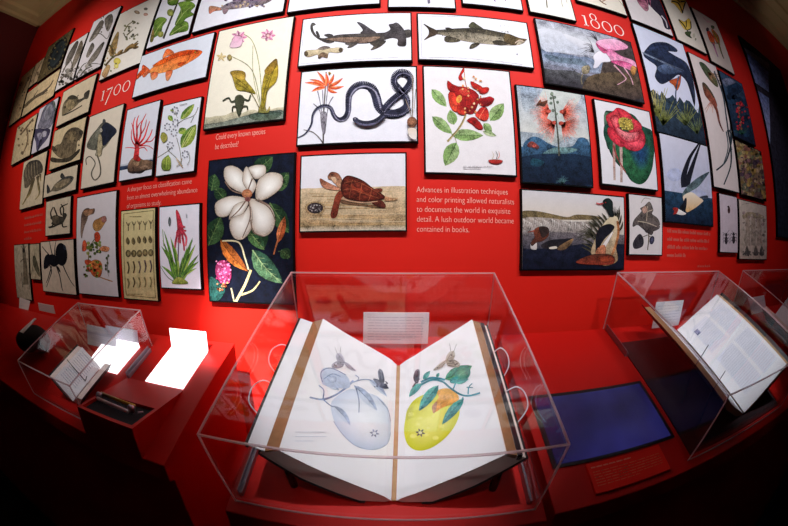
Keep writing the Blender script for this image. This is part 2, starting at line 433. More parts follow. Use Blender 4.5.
# blue screen and its red label
s = empty('monitor', DK(.434, .374, 0), 'dark blue glowing screen set in the right red desk', 'screen')
m = MB(); m.dbox(.276, .596, .264, .478, .0004, .003)
m.build('bezel', M['bezel'], s)
m = MB(); m.dbox(.286, .586, .275, .470, .003, .0036); m.build('display', M['screen'], s)
lab = empty('desk_label', DK(.44, .522, 0), 'bright red text label below the blue screen on the desk', 'label')
m = MB(); m.dbox(.344, .536, .4855, .562, .0004, .006); m.build('plate', M['labelred'], lab)
a = Art((.344, .536, .4855, .562), lambda x, y: desk_uv(x, y, .006), lambda u, v, k: DK(u, v, .0062+k))
a.m = lambda x, y: (x, y)
a.script(.352, .494, .515, .501, 1, 'ff9078', .0035, 3); a.script(.352, .506, .525, .548, 6, 'ff6a50', .0022, 5)
a.build('printed_text', lab)

# ------------------------------------------------------------------ clear cases
def case(u0, u1, v0, v1, h, label, cleats):
    r = empty('display_case', DK((u0+u1)/2, (v0+v1)/2, 0), label, 'display case', 'clear acrylic display cases on the red desks')
    t = .004; m = MB(); e = .0006
    m.dbox(u0, u1, v0, v1, h-t, h)                       # lid
    m.dbox(u0, u1, v1-t, v1, e, h-t-e); m.dbox(u0, u1, v0, v0+t, e, h-t-e)
    m.dbox(u0, u0+t, v0+t+e, v1-t-e, e, h-t-e); m.dbox(u1-t, u1, v0+t+e, v1-t-e, e, h-t-e)
    m.build('acrylic_cover', M['acry'], r)
    for p, q in (((u0, v0, h), (u1, v0, h)), ((u0, v1, h), (u1, v1, h)), ((u0, v0, h), (u0, v1, h)), ((u1, v0, h), (u1, v1, h)),
                 ((u0, v1, 0), (u0, v1, h)), ((u1, v1, 0), (u1, v1, h)), ((u0, v0, 0), (u0, v0, h)), ((u1, v0, 0), (u1, v0, h)), ((u0, v1, .002), (u1, v1, .002))):
        m = MB(); k = .0015
        m.dbox(min(p[0], q[0])-k, max(p[0], q[0])+k, min(p[1], q[1])-k, max(p[1], q[1])+k, max(.0004, min(p[2], q[2])-k), max(p[2], q[2])+k)
        m.build('polished_edge', M['edge'], r)
    for (a, b, c, d) in cleats:
        m = MB(); m.dbox(a, b, c, d, .0004, .012); m.dbox(a, a+(b-a)*.3, c, d, .012, .02)
        m.build('base_rail', M['steel'], r, bevel=.001)
    return r
case(-.288, .222, .006, .564, .186, 'large clear case in the middle over the open fruit book', [(-.284, -.276, .40, .55), (.21, .218, .40, .55)])
case(.598, 1.10, .006, .5575, .185, 'large clear case at the right over the book of printed text', [(.602, .612, .012, .155)])
case(-1.07, -.738, .132, .495, .120, 'small clear case at the left holding a little book', [(-.730, -.720, .16, .294)])
case(1.29, 1.85, .006, .5575, .185, 'clear case at the far right edge beyond the text book', [])

# ------------------------------------------------------------------ wedge box with lens
zt = -.366
r = empty('riser_box', W3(-.628, .61, -.37), 'red flat-topped box with a dark well on the left desk', 'display box')
pv = lambda x0, x1, y0, y1, z1: [W3(x0, y0, -.275-.33*(1-y0)+.0004), W3(x1, y0, -.275-.33*(1-y0)+.0004), W3(x1, y1, -.275-.33*(1-y1)+.0004), W3(x0, y1, -.275-.33*(1-y1)+.0004), W3(x0, y0, z1), W3(x1, y0, z1), W3(x1, y1, z1), W3(x0, y1, z1)]
X0, X1, Y0, Y1 = -.73, -.527, .493, .722
m = MB()
m.hexa(pv(X0, X1, Y0, .505, zt)); m.hexa(pv(X0, X0+.01, .5055, .60, zt)); m.hexa(pv(X1-.01, X1, .5055, .60, zt)); m.hexa(pv(X0, X1, .6005, Y1, zt))
m.build('box_shell', M['desk'], r)
m = MB(); m.hexa(pv(X0+.0105, X1-.0105, .5055, .60, zt-.007)); m.build('well_lining', M['navy'], r)
g = empty('magnifying_bar', W3(-.64, .55, zt), 'clear and metal bar magnifier lying in the dark well of the red box', 'magnifier')
m = MB(); m.tube([W3(-.715, .585, zt+.006), W3(-.58, .575, zt+.006)], .005, 12); m.build('rod', M['brass'], g, smooth=True)
m = MB(); m.tube([W3(-.71, .562, zt+.002), W3(-.585, .550, zt+.002)], .005, 12); m.build('lens_bar', M['wire'], g, smooth=True)
for x, yy in ((-.712, .573), (-.583, .562)):
    m = MB(); m.tube([W3(x-.006, yy, zt+.004), W3(x+.006, yy, zt+.004)], .0105, 14); m.build('end_cap', M['steel'], g, smooth=True)
m = MB(); m.tube([W3(-.562, .580, zt-.006), W3(-.556, .555, zt+.004)], .0022, 8)
tag(m.build('metal_pin', M['steel']), 'thin metal pin standing beside the magnifier in the well', 'pin')

# ------------------------------------------------------------------ cards
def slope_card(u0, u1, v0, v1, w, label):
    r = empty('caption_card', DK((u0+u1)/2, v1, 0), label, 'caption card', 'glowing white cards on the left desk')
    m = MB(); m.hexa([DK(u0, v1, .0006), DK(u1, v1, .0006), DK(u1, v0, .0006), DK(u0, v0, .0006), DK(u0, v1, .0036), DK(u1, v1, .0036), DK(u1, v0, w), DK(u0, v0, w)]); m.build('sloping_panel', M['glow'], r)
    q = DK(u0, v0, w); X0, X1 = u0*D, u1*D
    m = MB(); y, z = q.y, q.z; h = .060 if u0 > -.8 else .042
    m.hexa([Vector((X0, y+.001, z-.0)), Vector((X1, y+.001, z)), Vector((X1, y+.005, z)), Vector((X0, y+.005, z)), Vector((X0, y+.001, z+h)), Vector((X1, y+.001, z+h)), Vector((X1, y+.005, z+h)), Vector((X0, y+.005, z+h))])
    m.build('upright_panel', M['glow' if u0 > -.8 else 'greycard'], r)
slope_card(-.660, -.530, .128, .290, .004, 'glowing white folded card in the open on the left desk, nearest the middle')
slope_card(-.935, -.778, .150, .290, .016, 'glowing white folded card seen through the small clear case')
def stand_card(name, pts, label, m_, rows, group=None, seed=1):   # four corners TL TR BR BL on desk coordinates
    TL, TR, BR, BL = [DK(*p) for p in pts]; n = (TR-TL).cross(BL-TL).normalized()*.0015
    r = empty(name, (BL+BR)/2, label, 'caption card', group)
    m = MB(); m.hexa([BL, BR, BR+n, BL+n, TL, TR, TR+n, TL+n]); m.build('card', m_, r)
    if n.y > 0: n = -n*.12
    else: n = n*1.12
    a = Art((0, 1, 0, 1), lambda x, y: (x, 1-y), lambda x, y, k: TL.lerp(TR, x).lerp(BL.lerp(BR, x), 1-y)+n+n.normalized()*k)
    a.script(.07, .1, .92, .9, rows, 'c6c4d2', .018, seed)
    a.build('printed_text', r)
    m = MB(); mid = (BL+BR)/2
    m.tube([mid+Vector((0, .012, 0)), (TL+TR)/2*.5+mid*.5+Vector((0, .003, 0))], .002); m.build('prop', M['wire'], r)
G_ = 'white caption cards standing in the cases'
stand_card('caption_card', [(-.100, .062, .108), (.0575, .062, .108), (.0575, .062, .016), (-.106, .062, .016)], 'white text card standing behind the open fruit book', M['white'], 9, G_, 4)
stand_card('caption_card', [(.752, .05, .107), (.884, .05, .107), (.900, .05, .014), (.768, .05, .014)], 'white text card standing behind the book of printed text', M['white'], 7, G_, 5)
stand_card('caption_card', [(-1.01, .165, .064), (-.84, .165, .062), (-.865, .19, .002), (-1.02, .19, .002)], 'pale text card standing behind the little book in the small case', M['greycard'], 7, G_, 6)
stand_card('caption_card', [(-1.574, .055, .042), (-1.41, .055, .042), (-1.42, .055, .003), (-1.59, .055, .003)], 'small pale card against the wall under the giant ant print', M['pinkcard'], 4, G_, 7)
stand_card('caption_card', [(-1.81, .055, .052), (-1.67, .055, .043), (-1.70, .075, .003), (-1.83, .075, .003)], 'pale tilted card at the far left edge of the desk', M['pinkcard'], 2, G_, 8)
stand_card('caption_card', [(1.345, .05, .087), (1.506, .05, .09), (1.60, .05, .01), (1.44, .05, .006)], 'white crumpled-looking card in the case at the far right edge', M['white'], 2, G_, 9)

# ------------------------------------------------------------------ books
def open_book(name, prL, prR, v0, v1, label, thick, board, blockmat='block'):
    """prL / prR: page profiles from the gutter outwards as (u, w)."""
    r = empty(name, DK((prL[0][0]+prR[0][0])/2, (v0+v1)/2, 0), label, 'book')
    for pr, sgn in ((prL, -1), (prR, 1)):
        n = len(pr); m = MB()
        top = [Vector((p[0], p[1])) for p in pr]
        under = []
        for i, p in enumerate(top):
            t = (top[min(i+1, n-1)]-top[max(0, i-1)]).normalized(); nn = Vector((t.y, -t.x))*sgn
            if nn.y > 0: nn = -nn
            th = thick*(1 if i else .3)*(.75 if i == n-1 else 1)
            u_ = p + nn*th + (t*.018 if i == n-1 else Vector((0, 0)))
            under.append(Vector((u_.x, max(.006, u_.y))))
        # page block
        loop = top + under[::-1]
        N = 14; k = len(loop); base = len(m.v)
        for j in range(N+1):
            v = v0+(v1-v0)*j/N
            for q in loop: m.v.append(DK(q.x, v, q.y))
        mt = MB()
        for j in range(N):
            for i in range(k):
                a_, b_ = i, (i+1) % k
                m.f.append((j*k+a_, j*k+b_, (j+1)*k+b_, (j+1)*k+a_))
        m.f.append(tuple(range(k))); m.f.append(tuple(N*k+i for i in range(k))[::-1])
        m.build('page_block', M[blockmat], r)
        mp = MB()                                                 # the top leaf, very slightly above the block
        for i in range(n-1):
            a_, b_ = top[i], top[i+1]
            mp.hexa([DK(a_.x, v1+.0015, a_.y+.0004), DK(b_.x, v1+.0015, b_.y+.0004), DK(b_.x, v0-.0015, b_.y+.0004), DK(a_.x, v0-.0015, a_.y+.0004),
                     DK(a_.x, v1+.0015, a_.y+.0012), DK(b_.x, v1+.0015, b_.y+.0012), DK(b_.x, v0-.0015, b_.y+.0012), DK(a_.x, v0-.0015, a_.y+.0012)])
        mp.build('page', M['page'], r)
        # board under the block
        mb = MB(); e = under
        for i in range(1, n-1 if n > 3 else n-1):
            a_, b_ = e[i], e[i+1]
            if i == n-2: b_ = b_ + (b_-a_).normalized()*board
            d = Vector((0, -.006))
            mb.hexa([DK(a_.x, v1+.003, a_.y-.003), DK(b_.x, v1+.003, b_.y-.003), DK(b_.x, v0-.003, b_.y-.003), DK(a_.x, v0-.003, a_.y-.003),
                     DK(a_.x, v1+.003, a_.y-.0005), DK(b_.x, v1+.003, b_.y-.0005), DK(b_.x, v0-.003, b_.y-.0005), DK(a_.x, v0-.003, a_.y-.0005)])
        mb.build('cover_board', M['leather'], r)
    return r
def interp(pr, u):
    pr = sorted(pr)
    if u <= pr[0][0]: return pr[0][1]
    for (a, b), (c, d) in zip(pr[:-1], pr[1:]):
        if u <= c: return b+(d-b)*(u-a)/((c-a) or 1)
    return pr[-1][1]
def page_art(pr, v0, v1):
    us = sorted(p[0] for p in pr)
    def m2(px, py):
        w_ = .05
        for _ in range(25):
            u, v = desk_uv(px, py, w_); w_ = .5*w_+.5*interp(pr, u)
        return u, v
    return Art((us[0]+.002, us[-1]-.001, v0+.001, v1-.001), m2, lambda u, v, k: DK(u, v, interp(pr, u)+.0016+k), cuts=us[1:-1], step=3e-5)
PL = [(-.019, .012), (-.03, .026), (-.044, .038), (-.080, .064), (-.135, .102), (-.181, .137)]
PR = [(-.011, .012), (.002, .025), (.020, .038), (.050, .063), (.085, .090), (.147, .137)]
V0, V1 = .148, .528
book = open_book('open_book', PL, PR, V0, V1, 'large open folio showing a yellow fruit plate in the middle case', .045, .004)
m = MB()                                                       # pale margin of the left board
m.hexa([DK(-.2065, V1, .126), DK(-.233, V1, .136), DK(-.233, V0, .136), DK(-.2065, V0, .126), DK(-.2065, V1, .1285), DK(-.233, V1, .138), DK(-.233, V0, .138), DK(-.2065, V0, .1285)])
o = m.build('endpaper', M['white'], book); o['label'] = 'white endpaper strip along the left board'
m = MB(); m.hexa([DK(-.2335, V1, .130), DK(-.238, V1, .132), DK(-.238, V0, .132), DK(-.2335, V0, .130), DK(-.2335, V1, .1385), DK(-.238, V1, .1385), DK(-.238, V0, .1385), DK(-.2335, V0, .1385)])
m.build('board_edge', M['leather'], book)
m = MB(); m.hexa([DK(-.182, V1, .134), DK(-.206, V1, .125), DK(-.206, V0, .125), DK(-.182, V0, .134), DK(-.182, V1, .1378), DK(-.206, V1, .1290), DK(-.206, V0, .1290), DK(-.182, V0, .1378)])
m.build('fore_edge', M['foreedge'], book)
m = MB(); m.hexa([DK(.149, V1, .130), DK(.164, V1, .122), DK(.164, V0, .122), DK(.149, V0, .130), DK(.149, V1, .1365), DK(.166, V1, .130), DK(.166, V0, .130), DK(.149, V0, .1365)])
m.build('fore_edge', M['foreedge'], book)
m = MB(); m.hexa([DK(.167, V1, .117), DK(.175, V1, .117), DK(.175, V0, .117), DK(.167, V0, .117), DK(.167, V1, .131), DK(.175, V1, .129), DK(.175, V0, .129), DK(.167, V0, .131)])
m.build('board_edge', M['leather'], book)
m = MB(); m.dbox(-.0185, -.0115, V0, V1, .0085, .0125); m.build('gutter_shade', M['tan'], book)  # tan strip paints the shade on the pages at the gutter

# cradle
cr = empty('book_cradle', DK(-.015, .34, 0), 'clear and steel cradle holding up the open fruit book', 'book cradle')
for sg, c0, c1 in ((-1, (-.07, .004), (-.215, .105)), (1, (.04, .004), (.172, .100))):
    for vv in (.19, .46):
        m = MB(); m.hexa([DK(c0[0], vv, c0[1]-.003), DK(c1[0], vv, c1[1]-.02), DK(c1[0], vv+.02, c1[1]-.02), DK(c0[0], vv+.02, c0[1]-.003), DK(c0[0], vv, c0[1]+.0), DK(c1[0], vv, c1[1]-.016), DK(c1[0], vv+.02, c1[1]-.016), DK(c0[0], vv+.02, c0[1])])
        m.build('support_arm', M['acry'], cr)
for u in (-.190, .155):
    for v in (.20, .505):
        m = MB(); m.tube([DK(u, v, .0006), DK(u, v, .07)], .008, 12); m.build('post', M['bezel'], cr, smooth=True)
        m = MB(); m.tube([DK(u, v, .0702), DK(u, v, .076)], .0085, 12); m.build('post_cap', M['steel'], cr, smooth=True)
for pts in ([(-.235, .250, .13), (-.250, .255, .138), (-.268, .268, .132), (-.270, .29, .115), (-.250, .30, .085)],
            [(-.235, .370, .13), (-.252, .374, .140), (-.272, .386, .13), (-.274, .41, .112), (-.250, .42, .085)],
            [(.178, .255, .125), (.190, .257, .137), (.203, .268, .128), (.205, .285, .11), (.190, .30, .085)],
            [(.178, .375, .125), (.196, .378, .137), (.211, .390, .128), (.213, .41, .11), (.192, .425, .085)]):
    m = MB(); q = [(p[0], p[1], p[2]) for p in pts]
    P_ = []
    for i in range(len(q)-1):
        for k in range(5):
            t = k/5; a_, b_, c_, d_ = q[max(0, i-1)], q[i], q[i+1], q[min(len(q)-1, i+2)]
            P_.append(DK(*[.5*((2*b_[j]) + (c_[j]-a_[j])*t + (2*a_[j]-5*b_[j]+4*c_[j]-d_[j])*t*t + (3*b_[j]-a_[j]-3*c_[j]+d_[j])*t**3) for j in range(3)]))
    P_.append(DK(*q[-1])); m.tube(P_, .0014, 8); m.build('wire_loop', M['wire'], cr, smooth=True)

# right text book
RL = [(.868, .012), (.84, .028), (.79, .055), (.742, .082), (.705, .108)]
RR = [(.876, .012), (.90, .028), (.94, .060), (.98, .088), (1.045, .130)]
b2 = open_book('open_book', RL, RR, .075, .505, 'large open book of printed text in the right case', .017, .014, 'tan')
a = page_art(RR, .075, .505); a.m = lambda x, y: (.885+.16*x, .09+.40*y)
for bx in ((.12, .06, .50, .40), (.12, .47, .50, .93), (.56, .06, .93, .40), (.56, .47, .93, .93)):
    a.blob([(bx[0], bx[1]), (bx[2], bx[1]), (bx[2], bx[3]), (bx[0], bx[3])], 'e6e6ee', smooth=False)
    a.script(*[bx[0]+.02, bx[1]+.01, bx[2]-.01, bx[3]-.01], int(40*(bx[3]-bx[1])), 'c0c2d2', .003, int(bx[1]*99), .93)
a.blob([(.14, .10), (.22, .10), (.22, .16), (.14, .16)], '77789a', smooth=False)
a.build('printed_text', b2)
for (x1, y1, x2, y2, wh) in ((708, 345, 696, 364, 'upper rod, nearer the wall'), (725, 371, 714, 388, 'lower rod, nearer the front')):
    u1, v1_ = desk_uv(x1, y1, .085); u2, v2_ = desk_uv(x2, y2, .112)
    m = MB(); m.tube([DK(u1, v1_, .085), DK(u2, v2_, .112), DK(u2-.012, v2_+.004, .10), DK(u2-.006, v2_+.02, .0065)], .0016, 8)
    tag(m.build('page_holder', M['bezel']), 'thin dark rod across the text book, ' + wh, 'page holder', 'rods holding the text book')
m = MB(); m.dbox(.612, 1.09, .09, .545, .0004, .0036); tag(m.build('shade_board', M['shadeboard']), 'dark board put in for the shade under the book of printed text', 'shade board')  # dark board stands in for the shade beside the book

# little left book
b3 = open_book('open_book', [(-.848, .012), (-.862, .03), (-.880, .048), (-.905, .072)], [(-.842, .012), (-.832, .018), (-.822, .026), (-.808, .036)], .295, .455, 'little open book in the small clear case at the left', .018, .006)
LL = [(-.848, .012), (-.862, .03), (-.880, .048), (-.905, .072)]
a = page_art(LL, .285, .45); a.m = lambda x, y: (-.905+.055*x, .29+.155*y)
a.script(.12, .08, .85, .9, 14, 'a9a6bc', .012, 5); a.build('printed_text', b3)
m = MB(); m.tube([DK(-.912, .37, .078), DK(-.86, .375, .036), DK(-.83, .385, .034), DK(-.80, .39, .06)], .0016); tag(m.build('page_strap', M['bezel']), 'thin dark strap across the pages of the little book', 'strap')
# book standing in the far right case
b4 = open_book('open_book', [(1.56, .012), (1.53, .03), (1.50, .048), (1.44, .08)], [(1.57, .012), (1.60, .03), (1.64, .06), (1.72, .11)], .12, .48, 'open book at the far right edge, mostly cut off', .03, .01)
# ------------------------------------------------------------------ wall prints
PR_GROUP = 'natural history prints on the red wall'
def wall_print(rect, label, paper, draw, paper2=None):
    x0, x1, z0, z1 = rect
    m = MB(); m.box(x0-.004, x1+.004, 1.0003, 1.0148, z0-.004, z1+.004)
    p = m.build('wall_print', M['black'], origin=W3((x0+x1)/2, 1.0148, (z0+z1)/2))
    tag(p, label, 'print', PR_GROUP)
    a = Art(rect, wall_xz, lambda x, z, k: W3(x, 1-k/D, z))
    a.fill(paper, paper2)
    draw(a)
    a.build('illustration', p)

def d_a(a):
    a.f('A')
    for q in ([(452, 205), (500, 128), (520, 140), (480, 215), (432, 255)], [(530, 110), (568, 86), (574, 130), (545, 190), (528, 150)], [(415, 335), (448, 262), (462, 285), (428, 345)], [(425, 375), (500, 272), (524, 262), (478, 352), (432, 390)]):
        a.blob(q, '4a4440', '8d857c')
    for q in ([(450, 210), (500, 205), (540, 235), (560, 190)], [(440, 240), (500, 150)], [(540, 180), (560, 100)], [(450, 400), (400, 430), (370, 470)], [(380, 460), (440, 390), (500, 390)], [(350, 470), (390, 400), (420, 380)]): a.st(q, 7, 3, '5a544e')
    a.dots(350, 390, 450, 480, 26, 5, 11, ['5d5a55', '84807a', 'a9a59f'], 3)
    a.dots(500, 100, 520, 200, 8, 3, 6, ['6a655e'], 4)
def d_b(a):
    a.f('A')
    a.blob([(300, 340), (350, 255), (365, 262), (330, 350), (290, 400)], '3b3632', '77706a')
    a.blob([(330, 380), (380, 250), (392, 285), (360, 370), (320, 430)], '5b4f42', '8e8578')
    for q in ([(270, 440), (300, 380), (350, 300)], [(250, 500), (300, 440), (350, 430)], [(300, 480), (330, 420), (320, 360)]): a.st(q, 8, 4, '5c554f')
    a.dots(250, 410, 350, 515, 34, 6, 14, ['6b645e', '9a948c', '4a4541'], 8)
def d_c(a):
    a.f('A')
    a.ell(722, 75, 18, 10, '6a5440', 'b9a58c', 20); a.ell(775, 55, 12, 8, '4d4a44', '8a8378'); a.ell(775, 88, 14, 9, 'b07a68', 'dcb6a6')
    for q in ([(645, 190), (670, 150), (705, 130)], [(650, 160), (690, 165)], [(640, 200), (660, 240)], [(660, 215), (700, 180)], [(700, 225), (730, 205)]): a.st(q, 9, 4, '6f6c50')
    a.dots(640, 130, 735, 240, 18, 4, 9, ['5c5a44', '8a8a6a', '3d3f3a'], 5)
    a.blob([(555, 300), (600, 200), (612, 215), (590, 320), (565, 340)], '8a7448', 'a98a58')
    a.st([(530, 400), (580, 345), (640, 320), (730, 250)], 12, 6, '5e4c30')
    for x, y, x2, y2 in ((640, 325, 700, 262), (660, 300, 735, 262), (600, 340, 640, 300), (580, 340, 560, 270), (690, 290, 735, 285)): a.leaf(x, y, x2, y2, 22, '5f4a2a', '8a6c3e', '3d3020')
    a.ell(603, 372, 22, 20, 'c9b848', 'e8dc70'); a.ell(598, 400, 14, 16, 'd4c660', 'eee690')
    a.blob([(515, 440), (545, 395), (560, 410), (535, 470), (512, 460)], 'c9a870', 'b7906a')
    a.dots(520, 270, 600, 440, 26, 3, 8, ['8f7a50', 'c2a060', '6a6a48'], 7)
def d_d(a):
    a.f('A')
    a.ell(238, 325, 40, 112, '15161a', '1c2026', 26); a.ell(238, 325, 26, 86, '2c3436', '0e1014', 26)
    for k in range(16):
        t = k*math.pi/8; x = 238+48*math.cos(t)*.9+24*math.sin(t)*-.9; y = 325+30*math.cos(t)*.6+95*math.sin(t)
        a.ell(238+36*math.cos(t)-40*math.sin(t)*.9*1, 325+95*math.sin(t)+14*math.cos(t), 6, 8, '6d6544', '2b2a1e')
    a.st([(150, 440), (200, 470), (250, 400)], 5, 3, '2a2418'); a.dots(120, 200, 340, 500, 40, 3, 7, ['4a3f2a', '7d6e4c'], 2)
def d_fig(a):
    a.f('B')
    a.st([(125, 235), (165, 130), (185, 80), (215, 0), (225, -80)], 12, 9, '3b3530')
    for q in ([(60, 190), (75, 125), (110, 105), (145, 120), (120, 160), (110, 200), (75, 225), (50, 240)],
              [(160, 215), (215, 140), (270, 135), (272, 185), (215, 200)], [(195, 150), (230, 60), (215, 20), (280, 10), (318, 35), (290, 70), (310, 90), (260, 115), (240, 145)],
              [(150, 20), (165, -40), (215, -30), (210, 20), (180, 35)], [(240, -10), (300, -60), (320, -10), (280, 10)]):
        a.blob(q, '6f8f35', '47641f')
    for q in ([(60, 230), (100, 160), (140, 120)], [(170, 210), (230, 170), (272, 150)], [(200, 150), (250, 80), (300, 40)], [(240, 100), (230, 50)], [(160, 10), (190, 0)]): a.st(q, 4, 2, 'a7b26a')
    a.ell(168, 78, 21, 22, '6a7434', 'a6a854'); a.ell(108, 208, 19, 20, '77803c', 'b8b45c')
    a.blob([(45, 250), (60, 180), (70, 200), (62, 250)], '8a6a3a', '6b6a30')
def d_trout(a):
    a.f('B')
    a.blob([(455, 60), (520, 20), (640, -15), (760, -25), (780, -10), (745, 22), (650, 40), (560, 55), (500, 60), (470, 64)], '6d5f72', '8f7f84')
    a.blob([(400, 55), (412, 38), (468, 48), (470, 62), (430, 70), (405, 85)], 'b98a6a', 'c06a5a')
    a.blob([(485, 62), (520, 52), (505, 82), (490, 85)], '8a6f78'); a.dots(480, 0, 740, 45, 60, 4, 9, ['4a3f50', 'c2a98a', '7e7288'], 6)
    a.f('C'); a.blob([(-60, 30), (-20, -10), (20, -20), (25, 0), (-10, 20)], '7b6c70')
def d_gold(a):
    a.f('B')
    a.blob([(40, 430), (100, 380), (180, 330), (260, 306), (330, 304), (360, 316), (330, 348), (270, 385), (200, 420), (130, 440), (60, 450)], 'e8581c', 'f09a50')
    a.blob([(60, 400), (140, 350), (240, 318), (330, 308), (300, 325), (200, 350), (110, 395)], 'd8400f', 'f06a20')
    a.blob([(120, 355), (140, 305), (165, 300), (190, 325), (150, 340)], 'd85a28', 'e88850'); a.blob([(50, 445), (90, 440), (85, 470), (55, 485)], 'dd6030', 'eea070')
    a.blob([(140, 438), (180, 428), (165, 475), (145, 490)], 'dd6030', 'eea070'); a.blob([(215, 385), (262, 375), (240, 395), (218, 400)], 'c84a18')
    a.blob([(2, 395), (45, 428), (30, 450), (5, 470), (-5, 440)], 'cc4a20', 'e0784a'); a.st([(270, 310), (285, 340), (272, 372)], 4, 3, 'a8380c')
    a.ell(318, 318, 6, 5, '3a2010', 'f0c040')
    a.blob([(-50, 490), (-20, 440), (15, 415), (10, 440), (-20, 470)], 'd8501c')
def d_slip(a):
    a.band(.9, 1, 'c8bda0', '7e8474', .03, seed=3)
    a.f('H'); a.blob([(370, 275), (480, 255), (600, 222), (700, 195), (790, 185), (850, 190), (850, 300), (370, 320)], '5e6a62', '8e9284')
    a.blob([(640, 215), (720, 190), (790, 190), (840, 200), (790, 235), (680, 240)], '3e5048', '5c6a58')
    a.f('x')
    a.st([(235, 365), (215, 260), (190, 215), (135, 185)], 3, 2.4, '8a8a60'); a.st([(238, 360), (228, 220), (205, 135), (165, 108)], 3, 2.4, '9a9a6c'); a.st([(232, 360), (208, 250), (207, 150)], 2, 2, '9a9a6c')
    a.f('x')
    for x, y, s_ in ((162, 128, 1), (257, 122, .95)):
        for k in range(7): a.leaf(x, y-6, x+math.cos(k*.9)*27*s_, y-6+math.sin(k*.9)*22*s_, 13, 'c77fa0', 'e6b9cc', 'b05a80', 0, 1)
        a.ell(x, y-4, 9*s_, 9*s_, 'a04468', 'ecd0c8')
    a.blob([(132, 150), (150, 120), (172, 125), (168, 152), (140, 158)], 'd9a0bc', 'e8c4d4')
    for k in range(5): a.leaf(104, 188, 104+math.cos(k*1.257-1.5)*17, 188+math.sin(k*1.257-1.5)*15, 7, 'c4ab78', 'dcc898')
    a.ell(131, 190, 8, 10, '7a6a40', 'c0b070')
    a.blob([(140, 240), (170, 235), (182, 262), (205, 290), (215, 308), (185, 300), (155, 295), (145, 270)], 'b89c38', '8a7c28')
    a.blob([(133, 238), (160, 232), (182, 240), (178, 262), (150, 258)], '7d6224', 'c6a240')
    a.blob([(235, 365), (236, 300), (248, 240), (282, 195), (290, 235), (282, 270), (255, 300), (246, 362)], 'b4962e', '8d8026')
    a.blob([(246, 232), (282, 194), (286, 215), (262, 245)], '6e5420', 'a8842c')
    for q in ([(150, 255), (195, 295), (230, 360)], [(155, 275), (200, 305), (232, 362)], [(282, 215), (262, 270), (242, 340)], [(270, 240), (250, 280), (240, 330)]): a.st(q, 2.5, 2, '6a5a18')
    a.blob([(225, 365), (232, 345), (238, 366), (246, 344), (252, 366), (262, 350), (258, 370), (228, 370)], 'b09a4c', '6a6a3a')
    a.blob([(150, 320), (165, 312), (178, 322), (176, 345), (165, 378), (158, 378), (150, 345)], '4a4c38', '2e3226')
    for q in ([(160, 325), (138, 335), (128, 322), (108, 332)], [(172, 322), (192, 330), (200, 312)], [(156, 350), (142, 352), (140, 368)], [(174, 350), (188, 350), (190, 362)]): a.st(q, 6, 4, '3e4232')
def d_t2(a):
    a.f('C'); a.st([(300, -30), (420, -45), (560, -40)], 40, 24, '8d8a94'); a.ell(560, -40, 40, 18, '6e6a78', '9a98a2')
def d_t3(a):
    a.f('D'); a.st([(210, -60), (215, -10), (218, 22)], 20, 14, '8a8690', '4c4860'); a.st([(240, -40), (250, -10)], 8, 4, '6a6070')
    a.blob([(100, -120), (260, -140), (300, -60), (180, -40)], '8c7f70', '6a6058')
def d_t4(a):
    a.f('D'); a.blob([(560, -60), (600, -120), (700, -100), (690, -30), (620, -20)], '54507e', '706a90'); a.st([(600, -20), (620, 10)], 10, 6, '3c3866'); a.st([(670, -20), (682, 8)], 9, 4, '5a4a6a')
def d_t5(a):
    a.f('E'); a.st([(165, -80), (170, -10), (176, 48)], 5, 7, '4e4838'); a.st([(255, -60), (262, 10), (272, 45)], 3, 3, '8e8a7c'); a.st([(280, -50), (296, 20)], 3, 3, 'a9a498'); a.blob([(120, -60), (160, -160), (240, -150), (270, -60), (200, -40)], '8a5a4a', '6a6a4a')
def d_t6(a):
    a.f('E'); a.st([(440, -60), (500, 8), (535, 30)], 10, 4, '7c5a44'); a.st([(510, 10), (540, -5)], 8, 4, '9a7a58'); a.blob([(460, -160), (560, -170), (600, -80), (500, -60)], 'a48a5a', '7a6a48'); a.st([(590, -20), (640, 40)], 3, 3, 'b9ae90')
def d_t7(a):
    a.f('Z')
    a.blob([(200, -60), (260, -70), (300, 0), (310, 60), (318, 100), (298, 98), (285, 62), (262, 38), (240, 15), (222, 8), (205, -10)], '3a3040', '231c30')
    a.blob([(200, 0), (226, 0), (240, 28), (232, 40), (214, 24)], '9c5870', 'b88090')
    for k in range(5): a.st([(208+k*9, 0), (212+k*9, 22+4*(k % 3))], 4, 2, 'a8607a')
    a.st([(285, 55), (300, 75), (306, 98)], 4, 3, 'c8c0c8')
def d_bfly(a):
    a.f('F')
    a.blob([(170, 10), (205, -25), (262, 0), (258, 18), (245, 50), (238, 82), (220, 60), (190, 25)], 'd8a838', 'e8c458')
    for q in ([(175, 8), (215, 20), (240, 78)], [(258, 10), (245, 50), (240, 80)], [(200, -10), (225, 15)], [(228, 10), (256, 8)]): a.st(q, 9, 6, '2c2420')
    a.blob([(215, 118), (250, 132), (275, 112), (290, 135), (288, 172), (262, 182), (240, 165)], 'ddb63c', 'f0d060')
    for q in ([(215, 118), (245, 150), (262, 180)], [(288, 130), (290, 172), (262, 184)], [(262, 125), (262, 165)]): a.st(q, 7, 5, '2c2820')
    a.blob([(255, 195), (290, 192), (285, 215), (295, 232), (262, 214)], '4c5c34', '32422a'); a.st([(270, 185), (268, 210), (292, 230)], 5, 3, '40502c')
    a.ell(308, 215, 7, 13, 'b0aa90', 'd4d0b8'); a.ell(318, 238, 5, 8, '8c8a70')
    a.blob([(150, -80), (200, -100), (230, -60), (180, -40)], 'd8a838')
